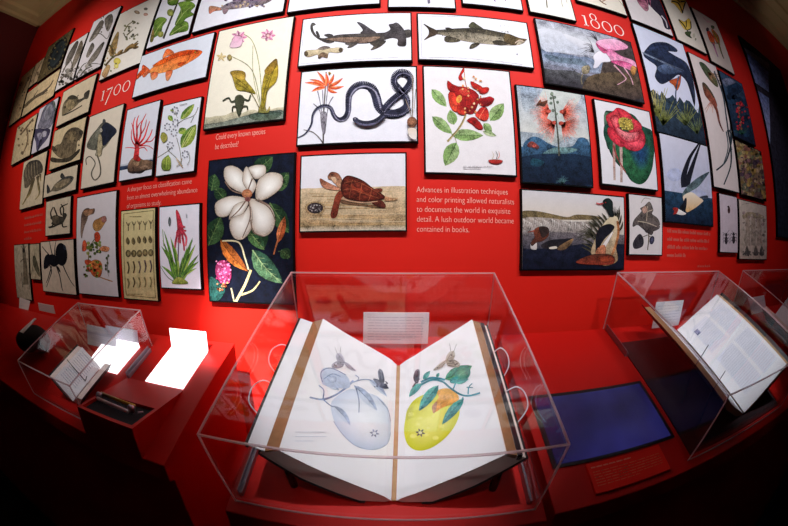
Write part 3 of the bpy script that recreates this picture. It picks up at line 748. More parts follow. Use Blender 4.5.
def d_parrot(a):
    a.f('F')
    a.st([(365, 105), (385, 125), (410, 135)], 4, 3, 'c88a98'); a.st([(380, 120), (395, 140)], 3, 2, 'd0a0a8'); a.blob([(412, 155), (430, 158), (432, 172), (420, 172)], '5a6a44')
    a.blob([(388, 190), (405, 190), (428, 225), (435, 265), (425, 270), (402, 240)], 'c83a2c', 'd8662c'); a.ell(391, 178, 9, 12, '2a2428', '4a3a3a')
    a.blob([(415, 175), (440, 195), (460, 225), (465, 262), (452, 265), (432, 230)], 'd87a2c', 'b0562a'); a.st([(425, 190), (450, 230), (458, 260)], 7, 5, '5c7a34')
    a.st([(425, 262), (445, 320), (455, 345)], 10, 4, 'c07090', '8a6a9a'); a.st([(458, 260), (476, 320), (490, 355)], 10, 4, '7a7a3c', '4a4a40')
    a.st([(410, 255), (470, 268)], 4, 3, '7c6a50')
def d_heron(a):
    a.f('Z')
    a.band(.68, 1, '2a3a48', '121c2c', .12, seed=7)
    a.blob([(255, 330), (300, 355), (345, 380), (400, 430), (440, 495), (270, 470)], '33485a', '182434')
    a.blob([(230, 175), (255, 152), (300, 150), (335, 170), (338, 182), (308, 180), (330, 195), (372, 222), (392, 270), (402, 330), (400, 370), (388, 330), (372, 285), (345, 262), (318, 280), (285, 295), (262, 270), (268, 235), (240, 212), (222, 195)], '26324e', '0e1428')
    a.blob([(268, 240), (300, 225), (350, 240), (360, 252), (300, 262)], '5a6c8c', '2e3c58')
    a.st([(218, 185), (260, 205), (320, 232), (360, 250)], 5, 6, '8a98b0', '1a2036')
    a.blob([(230, 178), (262, 160), (300, 156), (322, 168), (270, 168), (250, 180)], '1a2340', '3a4a70')
    a.blob([(312, 285), (345, 272), (352, 262), (350, 295), (338, 318), (328, 300)], '9c3820', 'c8622c')
    a.st([(345, 268), (335, 320), (338, 362), (362, 402)], 5, 3, '3c5068'); a.st([(372, 262), (396, 320), (400, 350)], 5, 5, '26324a')
    a.rays(275, 410, -150, -70, 16, 60, 110, 4, '6c7434', 'a8a060', 3); a.rays(290, 440, -120, -40, 14, 40, 100, 4, '54622c', '8a8a48', 8)
    a.rays(370, 440, -140, -50, 14, 40, 85, 4, '4e5c30', '7d8244', 4); a.rays(410, 470, -140, -60, 10, 40, 100, 3, '4e5c30', '6d7a54', 5)
    a.rays(262, 380, -160, -80, 9, 40, 80, 4, '8a8448', 'c0b078', 6)
def d_tall(a):
    a.f('Z')
    a.blob([(418, 222), (430, 220), (450, 240), (478, 280), (482, 305), (462, 290), (440, 262)], '3c4c38', '5a5c3c'); a.rays(450, 255, 10, 80, 8, 30, 60, 4, 'a87858', '7a6a48', 3)
    a.blob([(428, 292), (440, 295), (462, 325), (474, 350), (480, 372), (470, 372), (450, 350), (436, 330)], '4a3c2c', 'a04a38')
    a.rays(462, 350, 60, 130, 9, 20, 52, 4, 'b06a5c', 'd0a898', 4)
    a.st([(455, 340), (478, 385), (488, 430), (502, 462)], 12, 3, '8c4a38', '5a3428')
    a.st([(470, 250), (500, 330), (512, 410), (522, 480), (530, 526)], 5, 5, '4a5058', '23303c')
    a.st([(495, 300), (512, 360), (525, 420), (527, 500)], 6, 3, '3a4652', '23303c')
    a.f('Y'); a.st([(490, 0), (498, 30), (480, 100), (447, 133)], 5, 5, '26343c'); a.st([(485, 0), (495, 60), (494, 120), (472, 180)], 6, 4, '26343c'); a.st([(480, 5), (486, 60), (470, 115)], 4, 3, '3a4a50')
    a.f('L'); a.st([(360, 20), (400, 60), (430, 110)], 14, 6, '4a4030')
def d_dkpink(a):
    a.fill('34506c', '0c1c34')
    a.f('L'); a.blob([(480, 0), (520, -10), (560, 10), (540, 30), (500, 40)], '8c94b0', '506078')
    a.blob([(520, 40), (570, 20), (600, 60), (560, 90), (520, 90)], '1e3a58', '142a44'); a.dots(520, 30, 640, 340, 30, 12, 26, ['16304a', '0e2238', '1c3c58', '203850'], 4)
    a.dots(565, 135, 610, 300, 26, 5, 10, ['c8303c', 'a01e30', 'd85058'], 5); a.dots(600, 150, 645, 310, 8, 4, 8, ['b83040', '8a2030'], 6)
    a.st([(580, 140), (585, 220), (600, 310)], 4, 4, '3c6a44'); a.rays(600, 330, -160, -20, 8, 30, 70, 5, '1c4a3c', '2c5c48', 3)
def d_lichen(a):
    a.fill('8f7a58', '6e5a4a')
    a.f('L'); a.dots(560, 370, 740, 521, 110, 7, 18, ['7a6438', 'a08848', '5c4a3c', '8a5a4c', '6a7050', 'b09a68', '503c50'], 5)
    a.f('Q'); a.dots(585, 0, 745, 240, 170, 7, 18, ['7a6438', '9c8048', '5c4a44', '7c5a5c', '686a54', 'a89070', '4c3a48'], 9)
def d_hsk(a):
    a.ol = False
    a.fill('cfc2b4', 'bfae9e')
    a.f('Q')
    a.blob([(600, 335), (640, 315), (700, 325), (735, 345), (700, 360), (650, 345), (615, 362)], 'a8987c', '8e7e68'); a.dots(600, 320, 740, 420, 40, 5, 12, ['b0a48c', '8c8070', 'a08c88', 'c0b4a4'], 3)
    for x in (630, 665, 700): a.st([(x, 350), (x+4, 430), (x+2, 520)], 22, 30, 'b3a08e', 'a8988a')
    a.f('U'); a.dots(600, 0, 740, 90, 40, 5, 13, ['b2a594', '9e9084', 'b8a898'], 7)
    for x in (628, 682, 718): a.blob([(x-14, 150), (x-4, 100), (x+5, 100), (x+15, 150)], '6c645c', '4c4848'); 
    a.dots(605, 120, 735, 155, 24, 4, 9, ['5c5652', '7c746c'], 8)
    a.f('Q'); a.st([(596, 270), (670, 262), (735, 290)], 3, 3, 'a89c90')
def d_btls(a):
    a.f('Q')
    a.ell(519, 305, 8, 20, '5a3838', '2c1c20'); a.st([(508, 280), (519, 292), (528, 276)], 3, 2, '50404a'); a.ell(516, 285, 5, 8, '3a2428')
    for x, y in ((502, 486), (547, 482)):
        a.ell(x, y, 9, 26, '1c1820', '3c3038'); a.ell(x, y-34, 6, 10, '2a2228')
        for k in (-1, 1):
            for dy in (-26, -4, 14): a.st([(x+4*k, y+dy), (x+15*k, y+dy-12), (x+19*k, y+dy+4)], 3, 2, '302630')
    a.st([(498, 450), (480, 438)], 2, 2, '302630'); a.st([(505, 445), (520, 425)], 2, 2, '302630'); a.st([(543, 445), (535, 425)], 2, 2, '302630')
def d_tern(a):
    a.ol = False
    a.fill('d2d2e2', 'aab2d0'); a.band(.66, 1, '23405a', '0c1a30', 0)
    a.f('Q'); a.ell(190, 90, 46, 40, 'b0b8d8', 'c2c8e2'); a.ell(330, 210, 50, 26, 'b0b8d8', 'c8cce4')
    a.st([(366, -155), (330, -90), (285, -20), (258, 50), (245, 110), (252, 165)], 3, 44, '0c0c18', '1c1e2c'); a.st([(366, -155), (325, -40), (290, 60), (262, 150)], 2, 40, '10101c', '1a1c28')
    a.blob([(236, 215), (250, 180), (300, 130), (350, 95), (400, 72), (372, 115), (330, 165), (280, 195), (250, 225)], '3c4c58', '6c8284')
    a.blob([(242, 218), (290, 195), (330, 220), (362, 245), (350, 262), (322, 285), (290, 305), (262, 316), (250, 280), (245, 250)], 'f0e4d0', 'dcae70')
    a.blob([(262, 232), (262, 270), (252, 312), (228, 306), (222, 285), (240, 262), (250, 236)], '1a1a24', '0e0e18')
    a.blob([(340, 225), (385, 215), (390, 232), (360, 236)], '2c3040', '50586a')
    a.blob([(205, 295), (250, 318), (258, 328), (235, 334), (205, 328), (190, 316)], 'f0ece8', 'dcd4d0')
    a.blob([(178, 292), (205, 290), (212, 304), (200, 326), (180, 330), (188, 312)], 'b8342c', '8a2420')
def d_sprig(a):
    a.f('Y')
    a.st([(220, 250), (222, 310), (226, 350), (222, 395)], 5, 3, '6a5a44')
    for q in ([(178, 296), (202, 268), (198, 258), (212, 250), (228, 236), (240, 262), (236, 276), (254, 290), (262, 312), (245, 322), (235, 345), (212, 330), (190, 312), (174, 318)],
              [(205, 300), (225, 280), (262, 318), (235, 335), (215, 335)]): a.blob(q, '6a605a', '453c3e')
    a.blob([(175, 370), (195, 342), (208, 358), (205, 382), (180, 390)], '3e3840', '2c2830'); a.ell(236, 362, 8, 14, '2c2a3c', '4a4860', 10)
    for q in ([(222, 250), (218, 300)], [(190, 300), (220, 305), (252, 318)], [(215, 270), (240, 262)]): a.st(q, 3, 2, 'b8a894')
    a.blob([(203, 262), (214, 250), (222, 262), (212, 275)], 'c8a08c', 'a88478'); a.st([(222, 345), (205, 352)], 3, 2, '50463c'); a.st([(224, 350), (236, 352)], 3, 2, '50463c')
    a.st([(200, 240), (212, 224), (232, 228)], 2, 2, 'a09888')
def d_lotus(a):
    a.f('Z')
    a.blob([(86, 400), (110, 390), (180, 400), (215, 440), (240, 480), (246, 526), (245, 600), (205, 625), (160, 600), (120, 560), (95, 500)], '1c4430', '103028', mid='2c6044')
    a.blob([(84, 405), (100, 395), (110, 440), (104, 520), (92, 500)], '4a6a54', '2a4c44')
    a.f('Y'); a.blob([(78, 0), (100, -20), (232, 0), (240, 100), (225, 155), (200, 178), (170, 168), (150, 140), (118, 100), (86, 40)], '123a34', '1c4c30', mid='2c6440')
    a.ol = False; a.blob([(160, 60), (200, 40), (230, 60), (222, 120), (190, 130)], '1e4c44', '24583c', mid='1c3c6a'); a.ol = True
    a.st([(112, 40), (112, 100), (114, 165)], 9, 7, '9a6a68', 'b09a90'); a.st([(134, 50), (136, 110), (136, 172)], 9, 8, 'c0a098', 'a89088'); a.st([(110, 50), (122, 90), (150, 140)], 6, 3, '8a3c3c')
    a.f('K')
    for q, c1, c2 in (([(535, 215), (575, 190), (600, 170), (625, 200), (640, 260), (600, 300), (560, 290), (538, 250)], 'e04a52', 'c8303e'),
                      ([(600, 175), (655, 190), (700, 235), (745, 270), (738, 330), (690, 330), (640, 270)], 'd8404c', 'e86a70'),
                      ([(545, 290), (580, 300), (640, 360), (650, 395), (620, 405), (572, 370), (545, 330)], 'd83848', 'e05a64'),
                      ([(640, 380), (700, 340), (745, 300), (770, 360), (755, 410), (710, 432), (655, 415)], 'e05060', 'c83448'),
                      ([(585, 265), (620, 300), (680, 320), (735, 315), (730, 360), (670, 378), (620, 350), (590, 310)], 'f08a90', 'dc4856'),
                      ([(560, 230), (590, 215), (610, 240), (600, 290), (575, 280)], 'ee6a72', 'd03c4a')): a.blob(q, 'a81c30', 'b0243a', mid=c1)
    a.blob([(608, 240), (640, 228), (680, 245), (698, 285), (680, 305), (640, 300), (615, 275)], 'b8a048', '8c7a34'); a.dots(615, 236, 690, 298, 34, 3, 6, ['6a6030', 'd8c468', '8a7a38'], 5)
    for q in ([(560, 310), (620, 370)], [(700, 350), (690, 400)], [(740, 320), (720, 360)]): a.st(q, 4, 2, 'b02838')
def d_spoon(a):
    a.ol = False
    a.fill('a6a8b4', '5c5c70'); a.band(0, .22, '9092a0', 'c4c6ce', .05, seed=2); a.band(.2, .45, 'd0d0d8', 'aeb0be', .06, seed=4); a.band(.5, .72, '6c7a94', '8a92a6', .04, seed=5); a.band(.78, 1, '4c4c50', '2c2830', .05, seed=6)
    a.f('E'); a.blob([(160, 330), (280, 350), (380, 360), (420, 400), (330, 390), (200, 370)], '4c5c6c', '6a7888'); a.blob([(130, 180), (250, 190), (300, 240), (420, 330), (260, 320), (150, 300)], 'c6c8d2', 'b0b4c2')
    a.blob([(560, 260), (680, 250), (720, 400), (720, 500), (520, 500), (500, 440)], '3a3236', '4c4038'); a.blob([(420, 470), (600, 440), (730, 480), (740, 600), (420, 600)], '5c4c38', '3c3030')
    a.ol = True; a.rays(460, 320, -200, -110, 9, 60, 110, 4, '4c4850', '7a7884', 3, curl=18); a.rays(480, 250, -160, -110, 5, 40, 90, 4, '3c3840', '5c5864', 5, curl=10)
    a.blob([(470, 258), (520, 238), (600, 242), (662, 280), (650, 300), (612, 304), (560, 310), (500, 290)], 'eab4d0', 'e08ab4')
    a.blob([(500, 320), (560, 300), (620, 340), (700, 370), (714, 410), (640, 400), (560, 370), (515, 350)], 'd870a0', 'ecaccc')
    a.blob([(455, 340), (490, 310), (530, 325), (560, 372), (510, 380), (480, 410), (455, 412), (462, 375)], 'e8e4ec', 'cfcbd8')
    a.blob([(470, 262), (492, 280), (540, 310), (520, 325), (484, 292)], 'c83c7a', 'd8608c'); a.blob([(560, 375), (620, 370), (690, 395), (712, 440), (640, 410)], 'c8407c', 'e890b8')
    a.blob([(690, 400), (716, 415), (700, 460), (680, 430)], 'c89050', '9a6838')
    a.st([(580, 395), (640, 460), (650, 485), (600, 515)], 8, 5, 'c898a8'); a.st([(640, 410), (680, 470), (695, 515)], 7, 5, 'c898a8')
    a.blob([(390, 405), (430, 400), (428, 440), (400, 450), (385, 430)], 'a89c80', '7c705c'); a.st([(395, 440), (382, 480), (388, 512)], 5, 8, '6c6250'); a.st([(360, 455), (385, 440)], 4, 3, '5c5850')
def d_mim(a):
    a.ol = False
    a.fill('a8b0bc', '8c98a0'); a.band(.02, .5, '9aa4b4', 'c8c8c4', .04, seed=4)
    a.f('K'); a.blob([(150, 60), (260, 40), (380, 90), (340, 180), (300, 340), (180, 380), (120, 200)], 'c4c8c4', 'a8aeae'); a.blob([(20, 50), (110, 60), (100, 160), (40, 190)], '8a98ac', 'a4aab0')
    a.band(.64, 1, '3c5c74', '16283c', .05, seed=6)
    a.blob([(30, 400), (70, 350), (120, 345), (190, 385), (250, 405), (330, 400), (370, 350), (420, 360), (440, 420), (440, 521), (25, 521)], '3c6080', '182c44')
    a.blob([(150, 445), (220, 410), (320, 410), (360, 425), (280, 450), (180, 470)], '6c8c8c', '2c4c5c')
    a.f('O'); a.blob([(20, -20), (440, -20), (450, 150), (35, 140)], '16283e', '0a1428'); a.rays(270, 150, -170, -20, 14, 40, 62, 4, '4c6c6c', '223c4c', 4, curl=14); a.blob([(90, -10), (160, 10), (130, 40), (80, 30)], '1e4a5a', '143044')
    a.f('K')
    for x, y, a0, a1, s_ in ((190, 190, 110, 260, 3), (265, 195, -60, 70, 4), (225, 262, 95, 215, 5), (262, 262, -20, 85, 6)): a.rays(x, y, a0, a1, 34, 85, 122, 3.4, 'c8402c', 'd87c6c', s_)
    for x, y in ((185, 188), (268, 192), (222, 258), (262, 262)): a.ell(x, y, 16, 12, 'a83c30', 'c85a4c')
    a.st([(208, 80), (222, 160), (234, 260), (244, 360), (250, 460)], 7, 11, '4c4c44'); a.ell(205, 85, 10, 12, '5c6a5c', '7c8878')
    for x, y in ((200, 110), (222, 105), (240, 135), (212, 185), (232, 205), (200, 140)): a.ell(x, y, 9, 9, '4c584c', '6c786c')
    a.blob([(112, 150), (135, 118), (145, 132), (180, 122), (160, 160), (128, 152)], '7c4430', '4a3428'); a.st([(110, 158), (140, 148)], 4, 3, '3c2c28')
    a.blob([(60, 385), (88, 372), (128, 402), (118, 420), (92, 410), (62, 405)], '8c4038', '3c2c34'); a.ell(100, 398, 12, 9, 'b85048')
def d_ducks(a):
    a.ol = False
    a.fill('d8d0ca', 'b8a898'); a.band(0, .36, 'cfcbd0', 'dacdc0', 0)
    a.f('O'); a.blob([(28, 310), (110, 308), (200, 325), (300, 345), (360, 330), (480, 340), (500, 360), (300, 362), (28, 355)], '6c5c40', '7a6848')
    a.blob([(28, 352), (200, 352), (300, 372), (440, 385), (440, 450), (300, 450), (28, 430)], 'a89c94', '8c8280')
    rd = random.Random(3)
    for k in range(34):
        x = 36+k*11.5; y = 358+(k % 5)*6+max(0, k-16)*.8; a.st([(x, y), (x+4, y+20), (x-4, y+52)], 7, 3, rd.choice(['ece6e0', 'd8d0cc', 'c4bab4']), '9a908c')
    a.band(.52, 1, '6c6468', '14182a', 0); a.blob([(25, 432), (300, 450), (440, 440), (440, 521), (25, 521)], '8c8484', '5c565e')
    a.f('T'); a.band(.66, 1, '181c30', '0a0e22', .02, seed=4)
    a.blob([(30, 30), (300, 20), (400, 60), (350, 90), (100, 115), (30, 105)], '6c6468', '3c3a48'); a.blob([(140, 90), (200, 60), (260, 55), (335, 52), (300, 100), (230, 115), (160, 112)], '14141e', '2a2428')
    a.blob([(235, 112), (285, 75), (338, 52), (300, 108), (262, 122)], '8a6a48', '5c4634'); a.blob([(80, 70), (108, 62), (115, 95), (110, 118), (78, 112)], 'e4dcd8', 'c0b8b8'); a.blob([(190, 105), (230, 98), (235, 112), (195, 115)], 'd8ccc0')
    a.ol = True; a.f('O'); a.blob([(95, 435), (110, 412), (150, 402), (185, 425), (182, 462), (150, 490), (112, 500), (85, 521), (78, 500), (100, 470)], '7c3c28', '3a2420')
    a.blob([(130, 405), (178, 408), (186, 440), (150, 470), (135, 440)], '2c201e', '3a2a28'); a.st([(100, 428), (58, 438)], 9, 3, '9a4030')
    a.rays(455, 470, -200, -95, 18, 60, 110, 5, '2c2c24', '5c5848', 4, curl=10); a.rays(480, 400, -170, -100, 12, 40, 80, 4, '34342a', '6c6858', 5)
    for x0_, y0_, x1_, y1_ in ((480, 560, 375, 500), (490, 550, 385, 470), (500, 520, 400, 440), (500, 500, 410, 400), (505, 480, 425, 370), (515, 450, 440, 350), (525, 430, 455, 335), (535, 410, 480, 330), (545, 400, 505, 320), (470, 580, 380, 525), (500, 530, 430, 420), (515, 470, 460, 365), (590, 420, 625, 330), (585, 400, 600, 300), (590, 390, 612, 290), (600, 440, 634, 370)):
        a.leaf(x0_, y0_, x1_, y1_, 13, '2a2820', '4c4838', None, 8)
    a.rays(590, 340, -130, -50, 8, 40, 75, 4, '2c2c28', '4c4c44', 7)
    a.blob([(555, 345), (602, 350), (606, 440), (590, 521), (600, 610), (520, 640), (480, 600), (440, 560), (470, 470), (500, 410)], 'd8c8a8', '9c7a58')
    a.blob([(470, 520), (470, 470), (495, 410), (550, 388), (582, 405), (560, 440), (520, 480), (490, 530), (470, 570)], '14141e', '1e1c28')
    a.blob([(575, 430), (560, 470), (520, 540), (488, 570), (500, 530), (540, 470)], 'f0e8e4', 'dcd0cc')
    a.st([(600, 370), (606, 440), (585, 530), (560, 590)], 14, 14, 'a8683c', 'b87a50')
    a.blob([(515, 245), (545, 232), (570, 255), (572, 300), (578, 340), (555, 342), (535, 300), (512, 275)], '14201e', '10181a'); a.st([(515, 262), (490, 266), (472, 260)], 10, 6, 'b84a4c'); a.ell(528, 258, 4, 4, 'b02020')
    a.f('T'); a.blob([(470, 150), (480, 110), (520, 90), (530, 130), (515, 155)], 'c8805c', 'b06a50'); a.blob([(355, 200), (400, 165), (470, 145), (560, 150), (585, 185), (540, 210)], '4c2c20', '8a3424'); a.blob([(480, 165), (560, 155), (575, 180), (520, 195)], '7c3020', 'a04428')
def d_redf(a):
    a.f('J')
    for q in ((235, 55, 325, 160, 62, 0), (238, 220, 360, 325, 64, 0), (355, 330, 548, 335, 72, 0), (385, 378, 315, 520, 92, 0), (590, 245, 672, 140, 78, 0), (370, 270, 345, 180, 62, 0), (550, 262, 600, 315, 46, 0)):
        a.leaf(*q[:5], '7c9a5c', '93ac74', '4c6a38', q[5], 4)
    a.leaf(545, 310, 628, 338, 30, 'b0bc94', '8ca070', '6a8050')
    a.st([(330, 372), (400, 290), (440, 210), (450, 150)], 12, 8, '8a7a50'); a.st([(345, 362), (410, 285), (445, 215)], 4, 3, 'c4b088'); a.st([(375, 345), (385, 378)], 4, 3, '8a7a50')
    a.st([(430, 210), (470, 120), (440, 20), (432, -50)], 6, 4, 'a86048')
    for q, c1, c2 in (([(398, -20), (415, -55), (428, -75), (432, -55), (415, -30), (425, -5), (405, 0)], 'c42a20', 'a81a1a'), ([(330, 10), (345, 30), (385, 42), (378, 65), (350, 70), (330, 45)], 'b41c1c', 'd04030'),
                      ([(482, 22), (520, 45), (578, 45), (575, 70), (545, 78), (510, 62)], 'b01c1c', 'c83a2c'), ([(335, 85), (370, 90), (400, 130), (415, 170), (385, 195), (350, 165)], 'b01a1a', 'd8382c'),
                      ([(360, 110), (400, 70), (430, 90), (440, 150), (400, 185)], 'd03c28', 'a81818'), ([(450, 60), (480, 65), (520, 95), (500, 160), (470, 200), (440, 160)], 'a41620', '801018'),
                      ([(500, 120), (560, 105), (612, 112), (590, 150), (540, 158), (518, 140)], 'b41c20', '901418'), ([(430, 120), (480, 110), (505, 165), (480, 205), (440, 190)], 'c83024', '981420'),
                      ([(500, 210), (530, 175), (565, 165), (578, 215), (560, 245), (530, 240)], 'b01a1c', 'd04430'), ([(448, 245), (490, 225), (530, 260), (545, 295), (515, 298), (480, 268)], 'b01a1c', '901818'),
                      ([(340, 60), (380, 50), (430, 40), (425, 70), (380, 78)], 'c43024', 'a01818')): a.blob(q, c1, c2)
    a.blob([(350, 60), (420, 40), (500, 70), (520, 120), (490, 190), (420, 200), (370, 160)], 'a01818', '7c1018')
    a.blob([(340, 75), (372, 80), (402, 130), (410, 175), (375, 190), (345, 150)], 'c42820', 'd84830'); a.blob([(450, 80), (482, 100), (500, 150), (470, 190), (440, 150)], 'b8201c', '8c1418'); a.blob([(400, 60), (440, 50), (470, 80), (430, 100)], 'd04838', 'b02020')
    for q, c1, c2 in (([(520, 60), (560, 50), (580, 62), (560, 82), (530, 80)], 'c02420', '9c1818'), ([(540, 120), (585, 100), (608, 118), (580, 145), (548, 148)], 'a81820', '80101c'), ([(330, 5), (360, 25), (400, 45), (385, 70), (345, 60)], 'b81c1c', '981418'),
                      ([(395, 150), (430, 170), (440, 205), (410, 210), (388, 190)], 'a81818', 'c83828'), ([(470, 10), (500, 20), (540, 45), (520, 60), (485, 45)], 'a01418', 'c83024'), ([(520, 180), (560, 165), (580, 200), (572, 240), (540, 242)], 'a41418', 'cc3c2c')): a.blob(q, c1, c2)
    a.ell(400, 115, 16, 24, 'd8a048', 'c8602c', 20); a.dots(410, -20, 540, 200, 22, 4, 8, ['e0a878', 'd88850', 'e8c8a0'], 5); a.st([(520, 235), (545, 190), (560, 170)], 3, 2, 'e08868')
    a.f('J'); a.blob([(578, 488), (620, 482), (665, 490), (640, 508), (600, 505)], 'b8342c', '8c1c1c'); a.st([(600, 480), (610, 455), (598, 432)], 4, 2, 'c8b8a0'); a.st([(625, 480), (632, 455), (622, 430)], 4, 2, '4c4438'); a.st([(632, 480), (645, 458), (640, 432)], 4, 2, 'c87060')
    a.f('P'); a.script(463, 165.5, 493, 169, 2, 'a8a4a8', .6, 2)
def d_salm(a):
    a.f('D')
    a.st([(170, 105), (175, 345)], 2, 2, 'a8a8b4', smooth=False); a.st([(170, 102), (420, 102), (640, 118), (790, 138)], 2, 2, 'a8a8b4'); a.st([(175, 345), (400, 350), (640, 372), (790, 392)], 2, 2, 'a8a8b4')
    a.blob([(250, 185), (300, 180), (400, 172), (520, 172), (620, 190), (700, 210), (760, 230), (800, 242), (790, 262), (740, 275), (640, 272), (520, 262), (400, 242), (300, 212), (250, 205)], '3c3830', 'a89c88')
    a.blob([(250, 186), (400, 173), (520, 173), (620, 190), (700, 210), (640, 222), (520, 200), (400, 192), (300, 194)], '38342c', '5a5244')
    a.blob([(185, 145), (225, 165), (268, 188), (262, 210), (225, 225), (188, 242), (215, 212), (215, 178)], '2c241e', '4c3c30')
    a.blob([(458, 160), (482, 134), (510, 150), (545, 176), (490, 174)], '5c5c44', '3e3c30'); a.blob([(315, 170), (340, 168), (362, 180), (335, 180)], '3a342c')
    a.blob([(315, 225), (345, 222), (408, 245), (370, 256), (318, 252)], '3a342c', '5c5444'); a.blob([(490, 262), (525, 265), (500, 285), (466, 296), (470, 275)], '3a342c', '5c5444')
    a.blob([(605, 250), (650, 246), (700, 264), (660, 275), (615, 268)], '2c2820', '4c4438')
    a.blob([(690, 205), (760, 230), (810, 240), (790, 250), (760, 248), (740, 275), (690, 262), (670, 235)], '6a5838', '443828'); a.st([(790, 252), (765, 244), (740, 262)], 4, 5, 'd0b8a8'); a.ell(742, 232, 6, 5, '201c18', '605030')
    a.dots(300, 185, 700, 240, 70, 2, 4, ['2c2820', '7c7058', '57503f'], 5); a.dots(640, 150, 700, 160, 3, 4, 6, ['c8c8d8'], 2); a.ell(752, 330, 5, 4, '6a6a7a')
def d_hamm(a):
    a.f('C')
    a.st([(222, 130), (198, 382)], 2, 2, 'a8a8b4', smooth=False); a.st([(200, 385), (500, 362), (790, 345)], 2, 2, 'a8a8b4'); a.st([(222, 125), (500, 100), (790, 92)], 2, 2, 'b8b8c4')
    a.blob([(258, 155), (272, 138), (290, 150), (272, 160), (278, 190), (300, 220), (340, 232), (420, 212), (500, 206), (600, 202), (700, 198), (800, 188), (860, 180), (860, 225), (760, 228), (680, 248), (600, 262), (500, 262), (400, 250), (330, 248), (285, 222), (262, 190)], '54504e', '3a3230')
    a.blob([(350, 238), (450, 226), (580, 225), (680, 222), (640, 248), (560, 260), (440, 252)], '8c7260', '6c5850')
    a.blob([(340, 212), (372, 205), (395, 215), (365, 225)], '3c3838'); a.blob([(290, 195), (300, 190), (315, 222), (300, 218)], '3c3838')
    a.blob([(540, 135), (575, 145), (615, 172), (655, 200), (600, 206), (560, 200), (575, 180)], '4c4850', '3c3638'); a.blob([(465, 265), (500, 258), (545, 258), (515, 282), (482, 290), (490, 275)], '443e3c', '5c5450')
    a.blob([(620, 262), (680, 248), (715, 248), (690, 275), (650, 296), (622, 302), (640, 280)], '3c3834', '5c5048'); a.blob([(330, 248), (400, 252), (375, 262), (350, 258)], '4c4440')
    a.f('D'); a.blob([(0, 145), (22, 138), (50, 160), (75, 200), (80, 250), (76, 276), (50, 280), (28, 272), (30, 240), (5, 230), (-40, 225), (-60, 205), (-30, 190), (-15, 175), (-25, 150)], '484448', '3a3234')
    a.f('C'); a.blob([(220, 318), (240, 305), (300, 300), (340, 280), (380, 292), (420, 288), (452, 292), (450, 312), (420, 320), (370, 318), (360, 350), (330, 345), (305, 355), (300, 330), (250, 345), (225, 338)], 'cfc0a0', 'a89478')
    a.ell(232, 325, 12, 16, '5c4c38'); a.ell(440, 302, 12, 14, '4c4034'); a.blob([(300, 298), (340, 280), (378, 288), (340, 300)], '5c5050', '8a7c70'); a.blob([(305, 340), (330, 318), (360, 330), (355, 350), (330, 345), (312, 356)], '8c7058', '6a5444')
